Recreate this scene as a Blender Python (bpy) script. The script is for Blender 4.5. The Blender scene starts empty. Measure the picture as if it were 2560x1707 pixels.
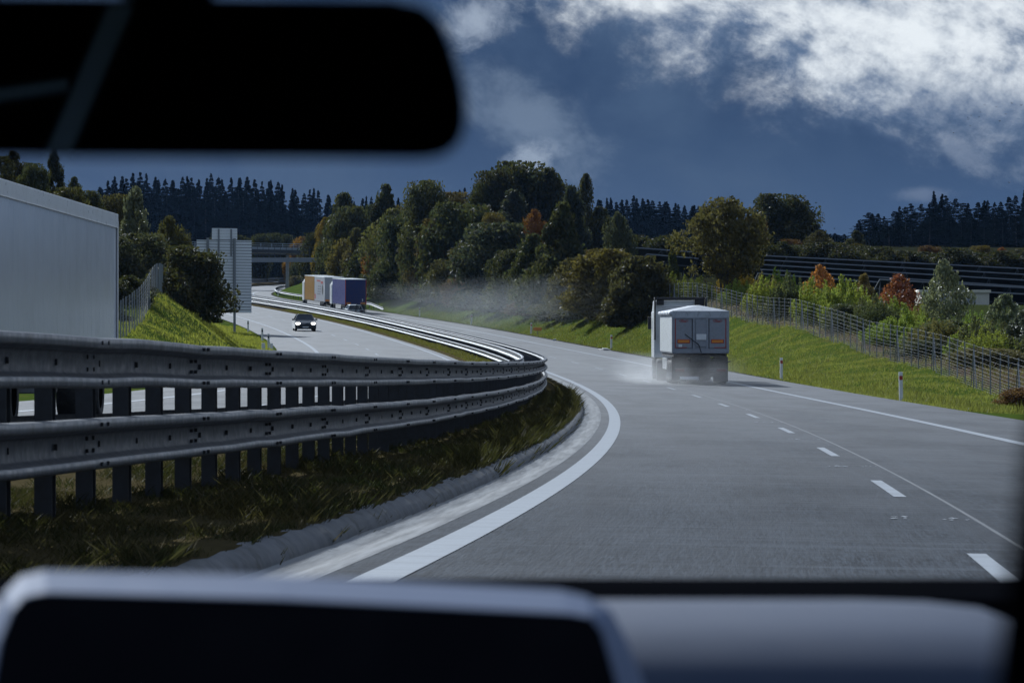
# motorway seen from inside a car: built object by object
import bpy, bmesh, math, random
import numpy as np
from mathutils import Vector, Matrix
random.seed(7); RNG = np.random.default_rng(7)
SUN_E, SKY_E, EXPO, HAZE = 5.0, .9, 0.1, 1
SC = bpy.context.scene
COL = SC.collection
PI = math.pi

# ------------------------------------------------------------------ road geometry (metres)
# camera stands at x=0, y=0, z=EYE; +Y is the viewing direction, z=0 the road by the inner edge line
F_PX, EYE, YH = 9017.4, 1.0358, 900.0
U_DASH, U_RIGHT, U_PAVE, U_BAR = 3.597, 7.506, 10.504, -1.855
U_OIN, U_ODASH, U_OOUT, U_OPAVE = -4.597, -8.279, -11.928, -14.414
B1, B2, ZO = -0.0143, -0.009, 0.2775
TOP_BAR = 1.3836
KS = [-80, 0, 60, 120, 200, 300, 400, 470, 505, 545, 760, 900, 960, 2600]
KV = [-.0011, -.001109, -.000631, -.00063, -.000731, -.000437, -.000414, -.00041, .0002, .0014, .0014, .0010, 0, 0]
GS = [-80, 0, 60, 120, 200, 300, 440, 600, 760, 1000, 2600]
GV = [-.011, -.011271, -.001239, .005005, .016314, .027836, .032231, .0309, .0305, .02, .012]
SS = np.concatenate([np.arange(-80, 300, 1.0), np.arange(300, 1000, 2.5), np.arange(1000, 2601, 20.)])
_k = np.interp(SS, KS, KV); _g = np.interp(SS, GS, GV); _d = np.diff(SS)
_i0 = int(np.argmin(abs(SS)))
TH = np.concatenate([[0], np.cumsum(.5 * (_k[1:] + _k[:-1]) * _d)]); TH = TH - TH[_i0] + .095475
_tm = .5 * (TH[1:] + TH[:-1])
CX = np.concatenate([[0], np.cumsum(np.sin(_tm) * _d)]); CX = CX - CX[_i0] - 2.484
CY = np.concatenate([[0], np.cumsum(np.cos(_tm) * _d)]); CY = CY - CY[_i0]
CZ = np.concatenate([[0], np.cumsum(.5 * (_g[1:] + _g[:-1]) * _d)]); CZ = CZ - CZ[_i0]

def frame(s):
    return (np.interp(s, SS, CX), np.interp(s, SS, CY), np.interp(s, SS, CZ), np.interp(s, SS, TH), np.interp(s, SS, _g))

def plan(s, u):
    x, y, z, th, g = frame(s)
    return x + u * np.cos(th), y - u * np.sin(th)

def zroad(s, u):
    """height of the paved surfaces (either carriageway, median blended in between)"""
    z = np.interp(s, SS, CZ); u = np.asarray(u, float)
    ours = B1 * u; opp = ZO + B2 * u
    t = np.clip((u + .75) / (-3.15), 0, 1)
    return z + ours * (1 - t) + opp * t

_RS = [-80, 130, 150, 180, 218, 260, 300, 340, 420, 600, 2600]
_RU = [0, 1.3, 6.3, 14, 30, 50, 90, 240, 450]
_RT = np.array([[-.06, -.15, -.4, -.4, -.4, -.4, -.4, -.4, 0], [-.06, -.15, -.5, -.3, -.2, -.2, 0, 0, 4], [-.06, -.12, -.25, 0, .2, .2, .2, .4, 8],
    [-.06, .1, 1.1, 1.5, 1.6, 1.6, 1.6, 2, 12], [-.06, .2, 1.95, 2.3, 2.4, 2.2, 2, 2, 16], [-.06, .3, 3.1, 3.6, 3, 2.4, 2.4, 2, 18],
    [-.06, .3, 3., 3.8, 3.2, 2.6, 2.4, 2, 18], [-.06, .3, 2.6, 4, 4, 3.2, 3, 3, 18], [-.06, .3, 2.3, 4.6, 7, 7, 6, 5, 20],
    [-.06, .3, 2., 4.5, 8, 9, 8, 8, 22], [-.06, .3, 2., 4.5, 8, 9, 8, 8, 22]])
_LS = [-80, 130, 165, 182, 200, 216, 260, 300, 600, 2600]
_LU = [0, 2.3, 7, 12, 30, 60, 120, 250, 450]
_LT = np.array([[-.06, -.1, -.1, 0, 0, 0, 0, 0, 0], [-.06, -.1, 0, .2, .4, .5, 1, 3, 8], [-.06, 0, .7, .9, 1, 1.2, 2, 4, 10], [-.06, .0, 1.4, 1.7, 2, 2.2, 3, 5, 14],
    [-.06, .05, 2.3, 2.8, 3.2, 3.4, 4, 6, 16], [-.06, .1, 3.5, 4.2, 5, 6, 6, 8, 20], [-.06, .1, 3.4, 4.6, 6, 8, 8, 9, 22], [-.06, .1, 3, 4.5, 6, 9, 10, 11, 24],
    [-.06, .1, 2.5, 4, 7, 10, 12, 14, 26], [-.06, .1, 2.5, 4, 7, 10, 12, 14, 26]])

def _table(T, S_, U_, s, u):
    s = np.clip(s, S_[0], S_[-1]); u = np.clip(u, U_[0], U_[-1])
    i = np.clip(np.searchsorted(S_, s, side='right') - 1, 0, len(S_) - 2); j = np.clip(np.searchsorted(U_, u, side='right') - 1, 0, len(U_) - 2)
    S_ = np.array(S_, float); U_ = np.array(U_, float)
    a = (s - S_[i]) / (S_[i + 1] - S_[i]); b = (u - U_[j]) / (U_[j + 1] - U_[j])
    return T[i, j] * (1 - a) * (1 - b) + T[i + 1, j] * a * (1 - b) + T[i, j + 1] * (1 - a) * b + T[i + 1, j + 1] * a * b

def bumps(x, y):
    return (.10 * np.sin(x * .9 + 1.3 * np.sin(y * .31)) + .08 * np.sin(y * .83 + x * .4) + .22 * np.sin(x * .13 + 2) * np.sin(y * .11))

def zground(s, u):
    s = np.asarray(s, float); u = np.asarray(u, float)
    zr = zroad(s, np.clip(u, U_OPAVE, U_PAVE))
    x, y = plan(s, u)
    r = _table(_RT, _RS, _RU, s, u - U_PAVE); l = _table(_LT, _LS, _LU, s, U_OPAVE - u)
    z = np.where(u > U_PAVE, zr + r, np.where(u < U_OPAVE, zr + l, zr - .06))
    med = (u < -.90) & (u > -3.95)
    z = np.where(med, zr + .12 + .03 * np.sin(s * 1.7) * np.sin(u * 5), z)
    w = np.clip(np.maximum(u - U_PAVE - 1, U_OPAVE - u - 2) / 4, 0, 1)
    return z + bumps(x, y) * w

def su_of(x, y):
    """road coordinates of a plan point"""
    d = (CX - x) ** 2 + (CY - y) ** 2
    i = int(np.argmin(d)); th = TH[i]
    s = SS[i] + (x - CX[i]) * math.sin(th) + (y - CY[i]) * math.cos(th)
    x0, y0, z0, th, g = frame(s)
    return s, (x - x0) * math.cos(th) - (y - y0) * math.sin(th)

def ground_at(x, y):
    s, u = su_of(x, y)
    return float(zground(s, u))

def at(px, py, Y):
    """world point at distance Y in the direction of photo pixel (px, py)"""
    return Vector(((px - 1280) * Y / F_PX, Y, EYE + (YH - py) * Y / F_PX))

# ------------------------------------------------------------------ object helpers
def tag(o, label=None, cat=None, group=None, kind=None):
    if label: o['label'] = label
    if cat: o['category'] = cat
    if group: o['group'] = group
    if kind: o['kind'] = kind
    return o

def thing(name, label, cat, loc=(0, 0, 0), rot=(0, 0, 0), group=None):
    o = bpy.data.objects.new(name, None); COL.objects.link(o)
    o.empty_display_size = .3; o.location = loc; o.rotation_euler = rot
    return tag(o, label, cat, group)

def link(name, me, parent=None):
    o = bpy.data.objects.new(name, me); COL.objects.link(o)
    if parent is not None: o.parent = parent
    return o

def copy_tree(o, parent=None):
    c = o.copy(); COL.objects.link(c)
    if parent is not None: c.parent = parent; c.matrix_parent_inverse = o.matrix_parent_inverse.copy()
    for ch in o.children: copy_tree(ch, c)
    return c

def np_mesh(name, V, Fs, mats=(), smooth=False, uv=None):
    """V (n,3); Fs: (m,k) int array"""
    me = bpy.data.meshes.new(name)
    V = np.asarray(V, np.float32); Fs = np.asarray(Fs, np.int32); m, k = Fs.shape
    me.vertices.add(len(V)); me.vertices.foreach_set('co', V.ravel())
    me.loops.add(m * k); me.loops.foreach_set('vertex_index', Fs.ravel())
    me.polygons.add(m); me.polygons.foreach_set('loop_start', np.arange(0, m * k, k, dtype=np.int32))
    if smooth: me.polygons.foreach_set('use_smooth', np.ones(m, dtype=bool))
    for mt in mats: me.materials.append(mt)
    if uv is not None:
        l = me.uv_layers.new(name='uv'); l.data.foreach_set('uv', np.asarray(uv, np.float32)[Fs.ravel()].ravel())
    me.update(calc_edges=True); me.validate()
    return me

class MB:
    """collects shapes into ONE mesh"""
    def __init__(s): s.v = []; s.f = []; s.m = []
    def add(s, vs, fs, mat=0, M=None):
        n = len(s.v)
        for p in vs:
            p = Vector(p); s.v.append(tuple(M @ p) if M is not None else tuple(p))
        for f in fs: s.f.append(tuple(i + n for i in f)); s.m.append(mat)
        return s
    def box(s, c, d, mat=0, M=None, taper=1.0, tx=None, ty=None):
        x, y, z = c; a, b, h = d[0] / 2, d[1] / 2, d[2] / 2
        tx = taper if tx is None else tx; ty = taper if ty is None else ty
        vs = [(x - a, y - b, z - h), (x + a, y - b, z - h), (x + a, y + b, z - h), (x - a, y + b, z - h),
              (x - a * tx, y - b * ty, z + h), (x + a * tx, y - b * ty, z + h), (x + a * tx, y + b * ty, z + h), (x - a * tx, y + b * ty, z + h)]
        return s.add(vs, [(3, 2, 1, 0), (4, 5, 6, 7), (0, 1, 5, 4), (1, 2, 6, 5), (2, 3, 7, 6), (3, 0, 4, 7)], mat, M)
    def prism(s, poly, a, b, axis='x', mat=0, M=None, scale_b=1.0):
        """polygon (list of 2-tuples, counter-clockwise) extruded along axis from a to b"""
        n = len(poly); cx = sum(p[0] for p in poly) / n; cy = sum(p[1] for p in poly) / n
        def pt(p, t, k):
            q = (cx + (p[0] - cx) * k, cy + (p[1] - cy) * k)
            return {'x': (t, q[0], q[1]), 'y': (q[0], t, q[1]), 'z': (q[0], q[1], t)}[axis]
        vs = [pt(p, a, 1) for p in poly] + [pt(p, b, scale_b) for p in poly]
        fs = [tuple(range(n - 1, -1, -1)), tuple(range(n, 2 * n))] + [(i, (i + 1) % n, n + (i + 1) % n, n + i) for i in range(n)]
        return s.add(vs, fs, mat, M)
    def tube(s, p0, p1, r, n=8, r1=None, mat=0, M=None, caps=True):
        p0 = Vector(p0); p1 = Vector(p1); r1 = r if r1 is None else r1
        d = (p1 - p0).normalized(); q = d.to_track_quat('Z', 'Y'); vs = []
        for p, rr in ((p0, r), (p1, r1)):
            for i in range(n):
                a = 2 * PI * i / n; vs.append(p + q @ Vector((rr * math.cos(a), rr * math.sin(a), 0)))
        fs = [(i, (i + 1) % n, n + (i + 1) % n, n + i) for i in range(n)]
        if caps: fs += [tuple(range(n - 1, -1, -1)), tuple(range(n, 2 * n))]
        return s.add(vs, fs, mat, M)
    def lathe(s, prof, n=24, axis='x', mat=0, M=None):
        """prof: list of (offset along axis, radius), closed by the caller"""
        vs = []; k = len(prof)
        for i in range(n):
            a = 2 * PI * i / n; c, d = math.cos(a), math.sin(a)
            for t, r in prof:
                vs.append({'x': (t, r * c, r * d), 'y': (r * c, t, r * d), 'z': (r * c, r * d, t)}[axis])
        fs = [(i * k + j, i * k + j + 1, ((i + 1) % n) * k + j + 1, ((i + 1) % n) * k + j) for i in range(n) for j in range(k - 1)]
        return s.add(vs, fs, mat, M)
    def build(s, name, mats, parent=None, bevel=0, smooth=False, seg=2):
        me = bpy.data.meshes.new(name); me.from_pydata(s.v, [], s.f)
        mats = mats if isinstance(mats, (list, tuple)) else [mats]
        for m in mats: me.materials.append(m)
        me.polygons.foreach_set('material_index', s.m)
        if smooth: me.polygons.foreach_set('use_smooth', [True] * len(s.f))
        me.update()
        bm = bmesh.new(); bm.from_mesh(me); bmesh.ops.recalc_face_normals(bm, faces=bm.faces); bm.to_mesh(me); bm.free()
        o = link(name, me, parent)
        if bevel:
            b = o.modifiers.new('bevel', 'BEVEL'); b.width = bevel; b.segments = seg; b.limit_method = 'ANGLE'; b.angle_limit = .6
        return o

# ------------------------------------------------------------------ materials
def newmat(name):
    m = bpy.data.materials.new(name); m.use_nodes = True; nt = m.node_tree; nt.nodes.clear()
    out = nt.nodes.new('ShaderNodeOutputMaterial')
    return m, nt, out

class G:
    """small node-graph helper"""
    def __init__(s, nt): s.nt = nt
    def n(s, t, **kw):
        nd = s.nt.nodes.new(t)
        for k, v in kw.items(): setattr(nd, k, v)
        return nd
    def put(s, sock, v):
        if hasattr(v, 'is_output'): s.nt.links.new(v, sock)
        elif v is not None: sock.default_value = v
    def math(s, op, a, b=None, c=None, clamp=False):
        nd = s.n('ShaderNodeMath', operation=op, use_clamp=clamp)
        s.put(nd.inputs[0], a); s.put(nd.inputs[1], b); s.put(nd.inputs[2], c)
        return nd.outputs[0]
    def step(s, x, a, b):
        nd = s.n('ShaderNodeMapRange', interpolation_type='SMOOTHSTEP'); s.put(nd.inputs[0], x)
        s.put(nd.inputs[1], a); s.put(nd.inputs[2], b); nd.inputs[3].default_value = 0; nd.inputs[4].default_value = 1
        return nd.outputs[0]
    def lin(s, x, a, b, c, d):
        nd = s.n('ShaderNodeMapRange'); s.put(nd.inputs[0], x)
        for i, v in enumerate((a, b, c, d)): nd.inputs[i + 1].default_value = v
        return nd.outputs[0]
    def noise(s, vec, scale, detail=4, rough=.55, dim='3D', dist=0):
        nd = s.n('ShaderNodeTexNoise', noise_dimensions=dim); s.put(nd.inputs['Vector'], vec)
        nd.inputs['Scale'].default_value = scale; nd.inputs['Detail'].default_value = detail; nd.inputs['Roughness'].default_value = rough
        nd.inputs['Distortion'].default_value = dist
        return nd.outputs['Fac']
    def mix(s, f, a, b, blend='MIX'):
        nd = s.n('ShaderNodeMix', data_type='RGBA', blend_type=blend); s.put(nd.inputs[0], f)
        s.put(nd.inputs[6], col(a)); s.put(nd.inputs[7], col(b))
        return nd.outputs[2]
    def xyz(s, x, y, z=0.0):
        nd = s.n('ShaderNodeCombineXYZ'); s.put(nd.inputs[0], x); s.put(nd.inputs[1], y); s.put(nd.inputs[2], z)
        return nd.outputs[0]
    def sep(s, v):
        nd = s.n('ShaderNodeSeparateXYZ'); s.put(nd.inputs[0], v); return nd.outputs
    def mapping(s, v, scale=(1, 1, 1)):
        nd = s.n('ShaderNodeMapping'); s.put(nd.inputs[0], v); nd.inputs['Scale'].default_value = scale
        return nd.outputs[0]
    def bump(s, h, strength=.3, dist=.02):
        nd = s.n('ShaderNodeBump'); s.put(nd.inputs['Height'], h); nd.inputs['Strength'].default_value = strength; nd.inputs['Distance'].default_value = dist
        return nd.outputs[0]

def col(c):
    if isinstance(c, (tuple, list)) and len(c) == 3: return (*c, 1)
    return c

def mat(name, base, rough=.6, metal=0, var=.12, scale=3.0, spec=.5, rvar=.1, dirt=None, dirt_amt=.0, bumpy=0, emit=None, estr=0, coat=0):
    """painted / metal / plastic surface with uneven colour, gloss and dirt"""
    m, nt, out = newmat(name); g = G(nt)
    p = g.n('ShaderNodeBsdfPrincipled'); nt.links.new(p.outputs[0], out.inputs[0])
    v = g.n('ShaderNodeTexCoord').outputs['Object']
    n1 = g.noise(v, scale, 6, .6); n2 = g.noise(v, scale * 6.3, 3, .6)
    dark = tuple(c * (1 - var) for c in base); lite = tuple(min(1, c * (1 + var)) for c in base)
    c = g.mix(n1, dark, lite)
    if dirt is not None:
        z = g.noise(v, scale * 2.1, 8, .7)
        c = g.mix(g.math('MULTIPLY', g.step(z, .42, .72), dirt_amt), c, dirt)
    g.put(p.inputs['Base Color'], c)
    g.put(p.inputs['Roughness'], g.lin(n2, .3, .7, max(.02, rough - rvar), min(1, rough + rvar)))
    p.inputs['Metallic'].default_value = metal; p.inputs['Specular IOR Level'].default_value = spec
    p.inputs['Coat Weight'].default_value = coat; p.inputs['Coat Roughness'].default_value = .05
    if bumpy: g.put(p.inputs['Normal'], g.bump(n2, bumpy, .01))
    if emit is not None:
        p.inputs['Emission Color'].default_value = (*emit, 1); p.inputs['Emission Strength'].default_value = estr
    return m

def leafmat(name, base=None, trans=.35, rough=.6, hue=.25, spec=.07, tint=.12, patchy=False):
    """leaves: colour from the object, varied leaf by leaf; light shines through them"""
    m, nt, out = newmat(name); g = G(nt)
    oi = g.n('ShaderNodeObjectInfo'); geo = g.n('ShaderNodeNewGeometry')
    c = oi.outputs['Color'] if base is None else col(base)
    r = geo.outputs['Random Per Island']
    r2 = g.math('FRACT', g.math('MULTIPLY', r, 37.7))
    c = g.mix(g.math('MULTIPLY', r2, hue), c, (.20, .13, .02))
    if patchy:
        pn = g.noise(geo.outputs['Position'], .55, 5, .65)
        c = g.mix(g.math('MULTIPLY', g.step(pn, .48, .68), .6), c, (.13, .10, .035)); c = g.mix(g.math('MULTIPLY', g.step(pn, .46, .30), .5), c, (.045, .085, .018))
    hs = g.n('ShaderNodeHueSaturation'); g.put(hs.inputs['Color'], c)
    g.put(hs.inputs['Value'], g.lin(r, 0, 1, .55, 1.35)); g.put(hs.inputs['Hue'], g.lin(oi.outputs['Random'], 0, 1, .478, .516))
    c = hs.outputs[0]
    p = g.n('ShaderNodeBsdfPrincipled'); g.put(p.inputs['Base Color'], c); p.inputs['Roughness'].default_value = rough; p.inputs['Specular IOR Level'].default_value = spec
    t = g.n('ShaderNodeBsdfTranslucent'); g.put(t.inputs[0], g.mix(tint, c, (.3, .36, .04)))
    mx = g.n('ShaderNodeMixShader'); mx.inputs[0].default_value = trans
    nt.links.new(p.outputs[0], mx.inputs[1]); nt.links.new(t.outputs[0], mx.inputs[2]); nt.links.new(mx.outputs[0], out.inputs[0])
    return m

M = {}
M['galv_sunlit'] = mat('sunlit galvanised steel', (.16, .175, .20), .42, .6, .25, 1.6, dirt=(.1, .1, .1), dirt_amt=.5)
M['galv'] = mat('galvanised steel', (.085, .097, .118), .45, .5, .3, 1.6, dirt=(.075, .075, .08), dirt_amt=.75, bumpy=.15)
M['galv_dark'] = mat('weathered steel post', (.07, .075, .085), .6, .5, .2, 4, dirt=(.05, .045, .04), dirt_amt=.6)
M['valley_steel'] = mat('darker galvanised steel', (.040, .046, .058), .6, .35, .35, 2.2, dirt=(.03, .03, .032), dirt_amt=.7)
M['bolt'] = mat('dark bolts', (.02, .02, .022), .6, .4)
M['white_paint'] = mat('white vehicle paint', (.72, .75, .76), .35, 0, .04, 1.2, dirt=(.45, .45, .43), dirt_amt=.35)
M['lorry_grey'] = mat('grey white curtain', (.34, .36, .40), .5, 0, .1, 1)
M['rack_rail'] = mat('dull rack rail', (.20, .215, .24), .5, .5, .15, 3)
M['trailer_side'] = mat('white trailer panel', (.84, .87, .90), .16, 0, .02, .3, dirt=(.6, .62, .62), dirt_amt=.25, rvar=.03)
M['alu'] = mat('aluminium', (.55, .56, .58), .35, .85, .1, 3)
M['alu_body'] = mat('dusty aluminium tipper', (.30, .32, .36), .5, .35, .1, 2, dirt=(.22, .21, .20), dirt_amt=.4)
M['tarp'] = mat('pale tarpaulin', (.46, .49, .53), .6, 0, .12, 2, bumpy=.4, dirt=(.25, .26, .27), dirt_amt=.5)
M['black_plastic'] = mat('black plastic', (.012, .012, .014), .55, 0, .3, 4)
M['rubber'] = mat('tyre rubber', (.018, .018, .018), .8, 0, .3, 5, dirt=(.09, .085, .08), dirt_amt=.5)
M['chassis'] = mat('dirty dark chassis', (.03, .03, .032), .7, .2, .3, 3, dirt=(.10, .095, .09), dirt_amt=.6)
M['chrome'] = mat('polished wheel rim', (.68, .70, .72), .2, 1, .05, 3)
M['orange'] = mat('orange reflective sheet', (.75, .25, .03), .5, 0, .1, 4)
M['red'] = mat('red reflective sheet', (.42, .03, .02), .45, 0, .1, 4)
M['red_lamp'] = mat('red lamp lens', (.10, .008, .008), .2, 0, .1, 4)
M['glass_dark'] = mat('dark vehicle glass', (.012, .016, .02), .06, 0, .1, 2, spec=.8)
M['black_paint'] = mat('black car paint', (.012, .015, .02), .25, 0, .1, 2, coat=1)
M['blue_tarp'] = mat('dark blue trailer doors', (.02, .035, .16), .4, 0, .15, 1, dirt=(.1, .06, .09), dirt_amt=.4)
M['violet_tarp'] = mat('violet blue curtain', (.035, .042, .17), .5, 0, .25, .6, dirt=(.10, .10, .22), dirt_amt=.6, spec=.08)
M['yellow_tarp'] = mat('yellow curtain', (.30, .165, .03), .5, 0, .2, .8, dirt=(.26, .10, .05), dirt_amt=.6, spec=.05)
M['lamp'] = mat('headlamp lit', (.9, .9, .9), .2, emit=(1, .97, .9), estr=14)
M['concrete'] = mat('concrete', (.34, .34, .33), .8, 0, .2, 1.5, dirt=(.14, .135, .13), dirt_amt=.6, bumpy=.3)
M['bridge_paint'] = mat('grey bridge paint', (.28, .31, .34), .55, .2, .12, 1)
M['bridge_dark'] = mat('dark bridge girder', (.055, .06, .065), .7, 0, .2, 1)
M['sign_back'] = mat('bare aluminium sign back', (.78, .80, .83), .5, .0, .06, .8)
M['post_grey'] = mat('grey sign post', (.22, .235, .25), .5, .5, .1, 2)
M['fence_wire'] = mat('fence wire', (.10, .105, .11), .6, .3, .1, 3)
M['fence_metal'] = mat('zinc fence posts', (.22, .24, .26), .45, .6, .1, 3)
M['plastic_white'] = mat('white plastic marker', (.78, .79, .80), .4, 0, .05, 3, dirt=(.4, .38, .35), dirt_amt=.3)
M['cream'] = mat('cream hut render', (.62, .60, .50), .8, 0, .06, 2, dirt=(.4, .38, .3), dirt_amt=.3)
M['panel_back'] = mat('dark panel underside', (.02, .024, .03), .6, 0, .2, 1)
M['bark'] = mat('bark', (.045, .036, .028), .9, 0, .3, 6, bumpy=.5)
M['feather'] = mat('dark feathers', (.015, .015, .016), .7)
M['leaf'] = leafmat('leaves')
M['leaf_gloss'] = leafmat('glossy leaves', trans=.3, rough=.42, hue=.2, spec=.3)
M['needle'] = leafmat('needles', trans=.10, rough=.8, hue=.04, spec=.0, tint=0)
M['grass_blade'] = leafmat('grass blades', trans=.45, rough=.5, hue=.3, tint=.3, patchy=True)
M['grass_dim'] = leafmat('dull grass blades', trans=.2, rough=.7, hue=.07, spec=.1, patchy=True)

def ground_mat():
    m, nt, out = newmat('grass and soil'); g = G(nt)
    p = g.n('ShaderNodeBsdfPrincipled'); nt.links.new(p.outputs[0], out.inputs[0])
    pos = g.n('ShaderNodeNewGeometry').outputs['Position']
    uv = g.sep(g.n('ShaderNodeUVMap').outputs[0]); s, u = uv[0], uv[1]
    n1 = g.noise(pos, .35, 6, .65); n2 = g.noise(pos, 4.0, 6, .7); n3 = g.noise(pos, 1.3, 4, .6)
    green = g.mix(n2, (.035, .055, .012), (.085, .125, .022))
    green = g.mix(g.step(n1, .5, .72), green, (.11, .105, .03)); green = g.mix(g.math('MULTIPLY', g.step(u, 24, 30), .75), green, (.030, .034, .016))
    soil = g.mix(n2, (.05, .036, .024), (.13, .095, .062))
    brown = g.mix(n3, (.055, .042, .024), (.11, .09, .045))
    forest = g.mix(n2, (.012, .014, .007), (.035, .035, .015))
    # bare soil behind the right-hand fence, dry grass in the median, litter under the wood
    soilf = g.math('MULTIPLY', g.math('MULTIPLY', g.step(g.math('ADD', u, g.math('MULTIPLY', n1, 2.0)), 17.6, 18.6), g.step(u, 26, 22)), g.math('MULTIPLY', g.step(n3, .25, .5), g.step(s, 300, 270)))
    medf = g.math('MULTIPLY', g.step(u, -14.2, -14.0), g.step(u, -.6, -.9))
    c = g.mix(soilf, green, soil); c = g.mix(medf, c, brown)
    wood = g.math('MAXIMUM', g.math('MULTIPLY', g.step(s, 300, 340), g.step(u, 18, 24)), g.step(u, -26, -34))
    c = g.mix(wood, c, forest)
    edge = g.math('MULTIPLY', g.step(u, 10.3, 10.5), g.step(g.math('ADD', u, g.math('MULTIPLY', n2, .5)), 11.3, 10.9))
    c = g.mix(edge, c, (.045, .04, .034))
    g.put(p.inputs['Base Color'], c); p.inputs['Roughness'].default_value = .95; p.inputs['Specular IOR Level'].default_value = 0
    g.put(p.inputs['Normal'], g.bump(n2, .8, .08))
    return m
M['ground'] = ground_mat()

def road_mat(name, wet=1.0, track=True):
    """wet brushed concrete carriageway: uv = (distance along, distance across) in metres"""
    m, nt, out = newmat(name); g = G(nt)
    p = g.n('ShaderNodeBsdfPrincipled'); nt.links.new(p.outputs[0], out.inputs[0])
    uvn = g.n('ShaderNodeUVMap').outputs[0]; uv = g.sep(uvn); s, u = uv[0], uv[1]
    grain = g.noise(g.mapping(uvn, (2.2, 42, 1)), 1.0, 3, .75); grit = g.noise(g.mapping(uvn, (.55, 11, 1)), 1.0, 4, .7)
    brush = g.noise(g.mapping(uvn, (5.0, .25, 1)), 1.0, 7, .72)
    patch = g.noise(g.mapping(uvn, (.12, .5, 1)), 1.0, 5, .6)
    c = g.mix(g.step(g.math('ADD', g.math('MULTIPLY', grain, .65), g.math('MULTIPLY', grit, .35)), .38, .62), (.010, .013, .018), (.082, .098, .122))
    c = g.mix(g.lin(brush, .3, .7, 0, .75), c, (.034, .040, .049))
    speck = g.noise(g.mapping(uvn, (5, 8, 1)), 1.0, 5, .7); streak = g.noise(g.mapping(uvn, (1.4, .16, 1)), 1.0, 6, .7)
    c = g.mix(g.math('MULTIPLY', g.step(speck, .45, .68), .6), c, (.030, .032, .037))
    c = g.mix(g.math('MULTIPLY', g.step(streak, .50, .72), .55), c, (.095, .110, .132))
    band = g.noise(g.xyz(g.math('MULTIPLY', s, .03), u), 1.1, 4, .6)
    c = g.mix(g.math('MULTIPLY', g.step(band, .40, .66), .5), c, (.034, .037, .044))
    joint = g.math('ABSOLUTE', g.math('SUBTRACT', g.math('FRACT', g.math('DIVIDE', s, 5.0)), .5))
    jn = g.math('MULTIPLY', g.step(joint, .4965, .4985), g.step(g.noise(g.mapping(uvn, (.2, .9, 1)), 1, 2), .42, .6))
    c = g.mix(g.math('MULTIPLY', jn, .6), c, (.20, .215, .235))
    if track:
        lj = g.step(g.math('ABSOLUTE', g.math('SUBTRACT', u, 3.98)), .022, .012)
        c = g.mix(g.math('MULTIPLY', lj, .7), c, (.28, .29, .30))
    wetf = g.step(patch, .32, .68)
    c = g.mix(g.math('MULTIPLY', wetf, .45), c, g.mix(grain, (.020, .024, .031), (.060, .069, .083)))
    g.put(p.inputs['Base Color'], c)
    r = g.math('ADD', g.lin(wetf, 0, 1, .66, .54), g.math('ADD', g.lin(grain, .3, .7, -.06, .08), g.lin(brush, .3, .7, .08, -.10)))
    g.put(p.inputs['Roughness'], r); g.put(p.inputs['Specular IOR Level'], g.math('MULTIPLY', g.lin(s, 30, 210, .05, .80), g.lin(patch, .35, .65, .7, 1.2)))
    hgt = g.math('ADD', g.math('MULTIPLY', grain, .6), g.math('MULTIPLY', brush, .8))
    g.put(p.inputs['Normal'], g.bump(hgt, .9, .010))
    return m
M['road'] = road_mat('wet concrete carriageway'); M['road_opp'] = road_mat('wet concrete opposite carriageway', track=False)

def line_mat():
    m, nt, out = newmat('white road paint'); g = G(nt)
    p = g.n('ShaderNodeBsdfPrincipled'); nt.links.new(p.outputs[0], out.inputs[0])
    uvn = g.n('ShaderNodeUVMap').outputs[0]; uv = g.sep(uvn)
    rib = g.math('FRACT', g.math('MULTIPLY', uv[0], 3.6)); gr = g.noise(uvn, 24, 4, .7); wv = g.noise(g.mapping(uvn, (2.5, .4, 1)), 1, 4, .6)
    c = g.mix(gr, (.20, .225, .255), (.34, .375, .42))
    c = g.mix(g.math('MULTIPLY', g.step(rib, .86, .94), .55), c, (.22, .23, .24))
    c = g.mix(g.math('MULTIPLY', g.step(wv, .45, .72), .5), c, (.14, .15, .17))
    g.put(p.inputs['Base Color'], c); p.inputs['Roughness'].default_value = .5
    g.put(p.inputs['Normal'], g.bump(g.math('ADD', rib, gr), .3, .006))
    return m
M['line'] = line_mat()

def gutter_mat():
    m, nt, out = newmat('wet gutter concrete'); g = G(nt)
    p = g.n('ShaderNodeBsdfPrincipled'); nt.links.new(p.outputs[0], out.inputs[0])
    uvn = g.n('ShaderNodeUVMap').outputs[0]
    a = g.noise(g.mapping(uvn, (.35, 9, 1)), 1.0, 9, .72); b = g.noise(uvn, 20, 4, .7)
    c = g.mix(g.step(a, .38, .62), (.05, .055, .062), (.20, .215, .235)); c = g.mix(g.math('MULTIPLY', b, .5), c, (.16, .16, .16))
    g.put(p.inputs['Base Color'], c); g.put(p.inputs['Roughness'], g.lin(a, .3, .7, .4, .7)); p.inputs['Specular IOR Level'].default_value = .25; g.put(p.inputs['Normal'], g.bump(b, .3, .01))
    return m
M['gutter'] = gutter_mat()
M['kerb'] = mat('worn wet kerb concrete', (.12, .127, .14), .7, 0, .35, 1.2, spec=.2, dirt=(.05, .05, .045), dirt_amt=.8, bumpy=.4)

# ------------------------------------------------------------------ camera, light, sky
cam = bpy.data.cameras.new('camera'); co = bpy.data.objects.new('camera', cam); COL.objects.link(co); SC.camera = co
cam.sensor_width = 36; cam.lens = 36 * F_PX / 2560; co.location = (0, 0, EYE); co.rotation_euler = (PI / 2, 0, 0)
cam.shift_y = 46.5 / 2560; cam.clip_start = .1; cam.clip_end = 6000
cam.dof.use_dof = True; cam.dof.focus_distance = 130; cam.dof.aperture_fstop = 15

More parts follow.
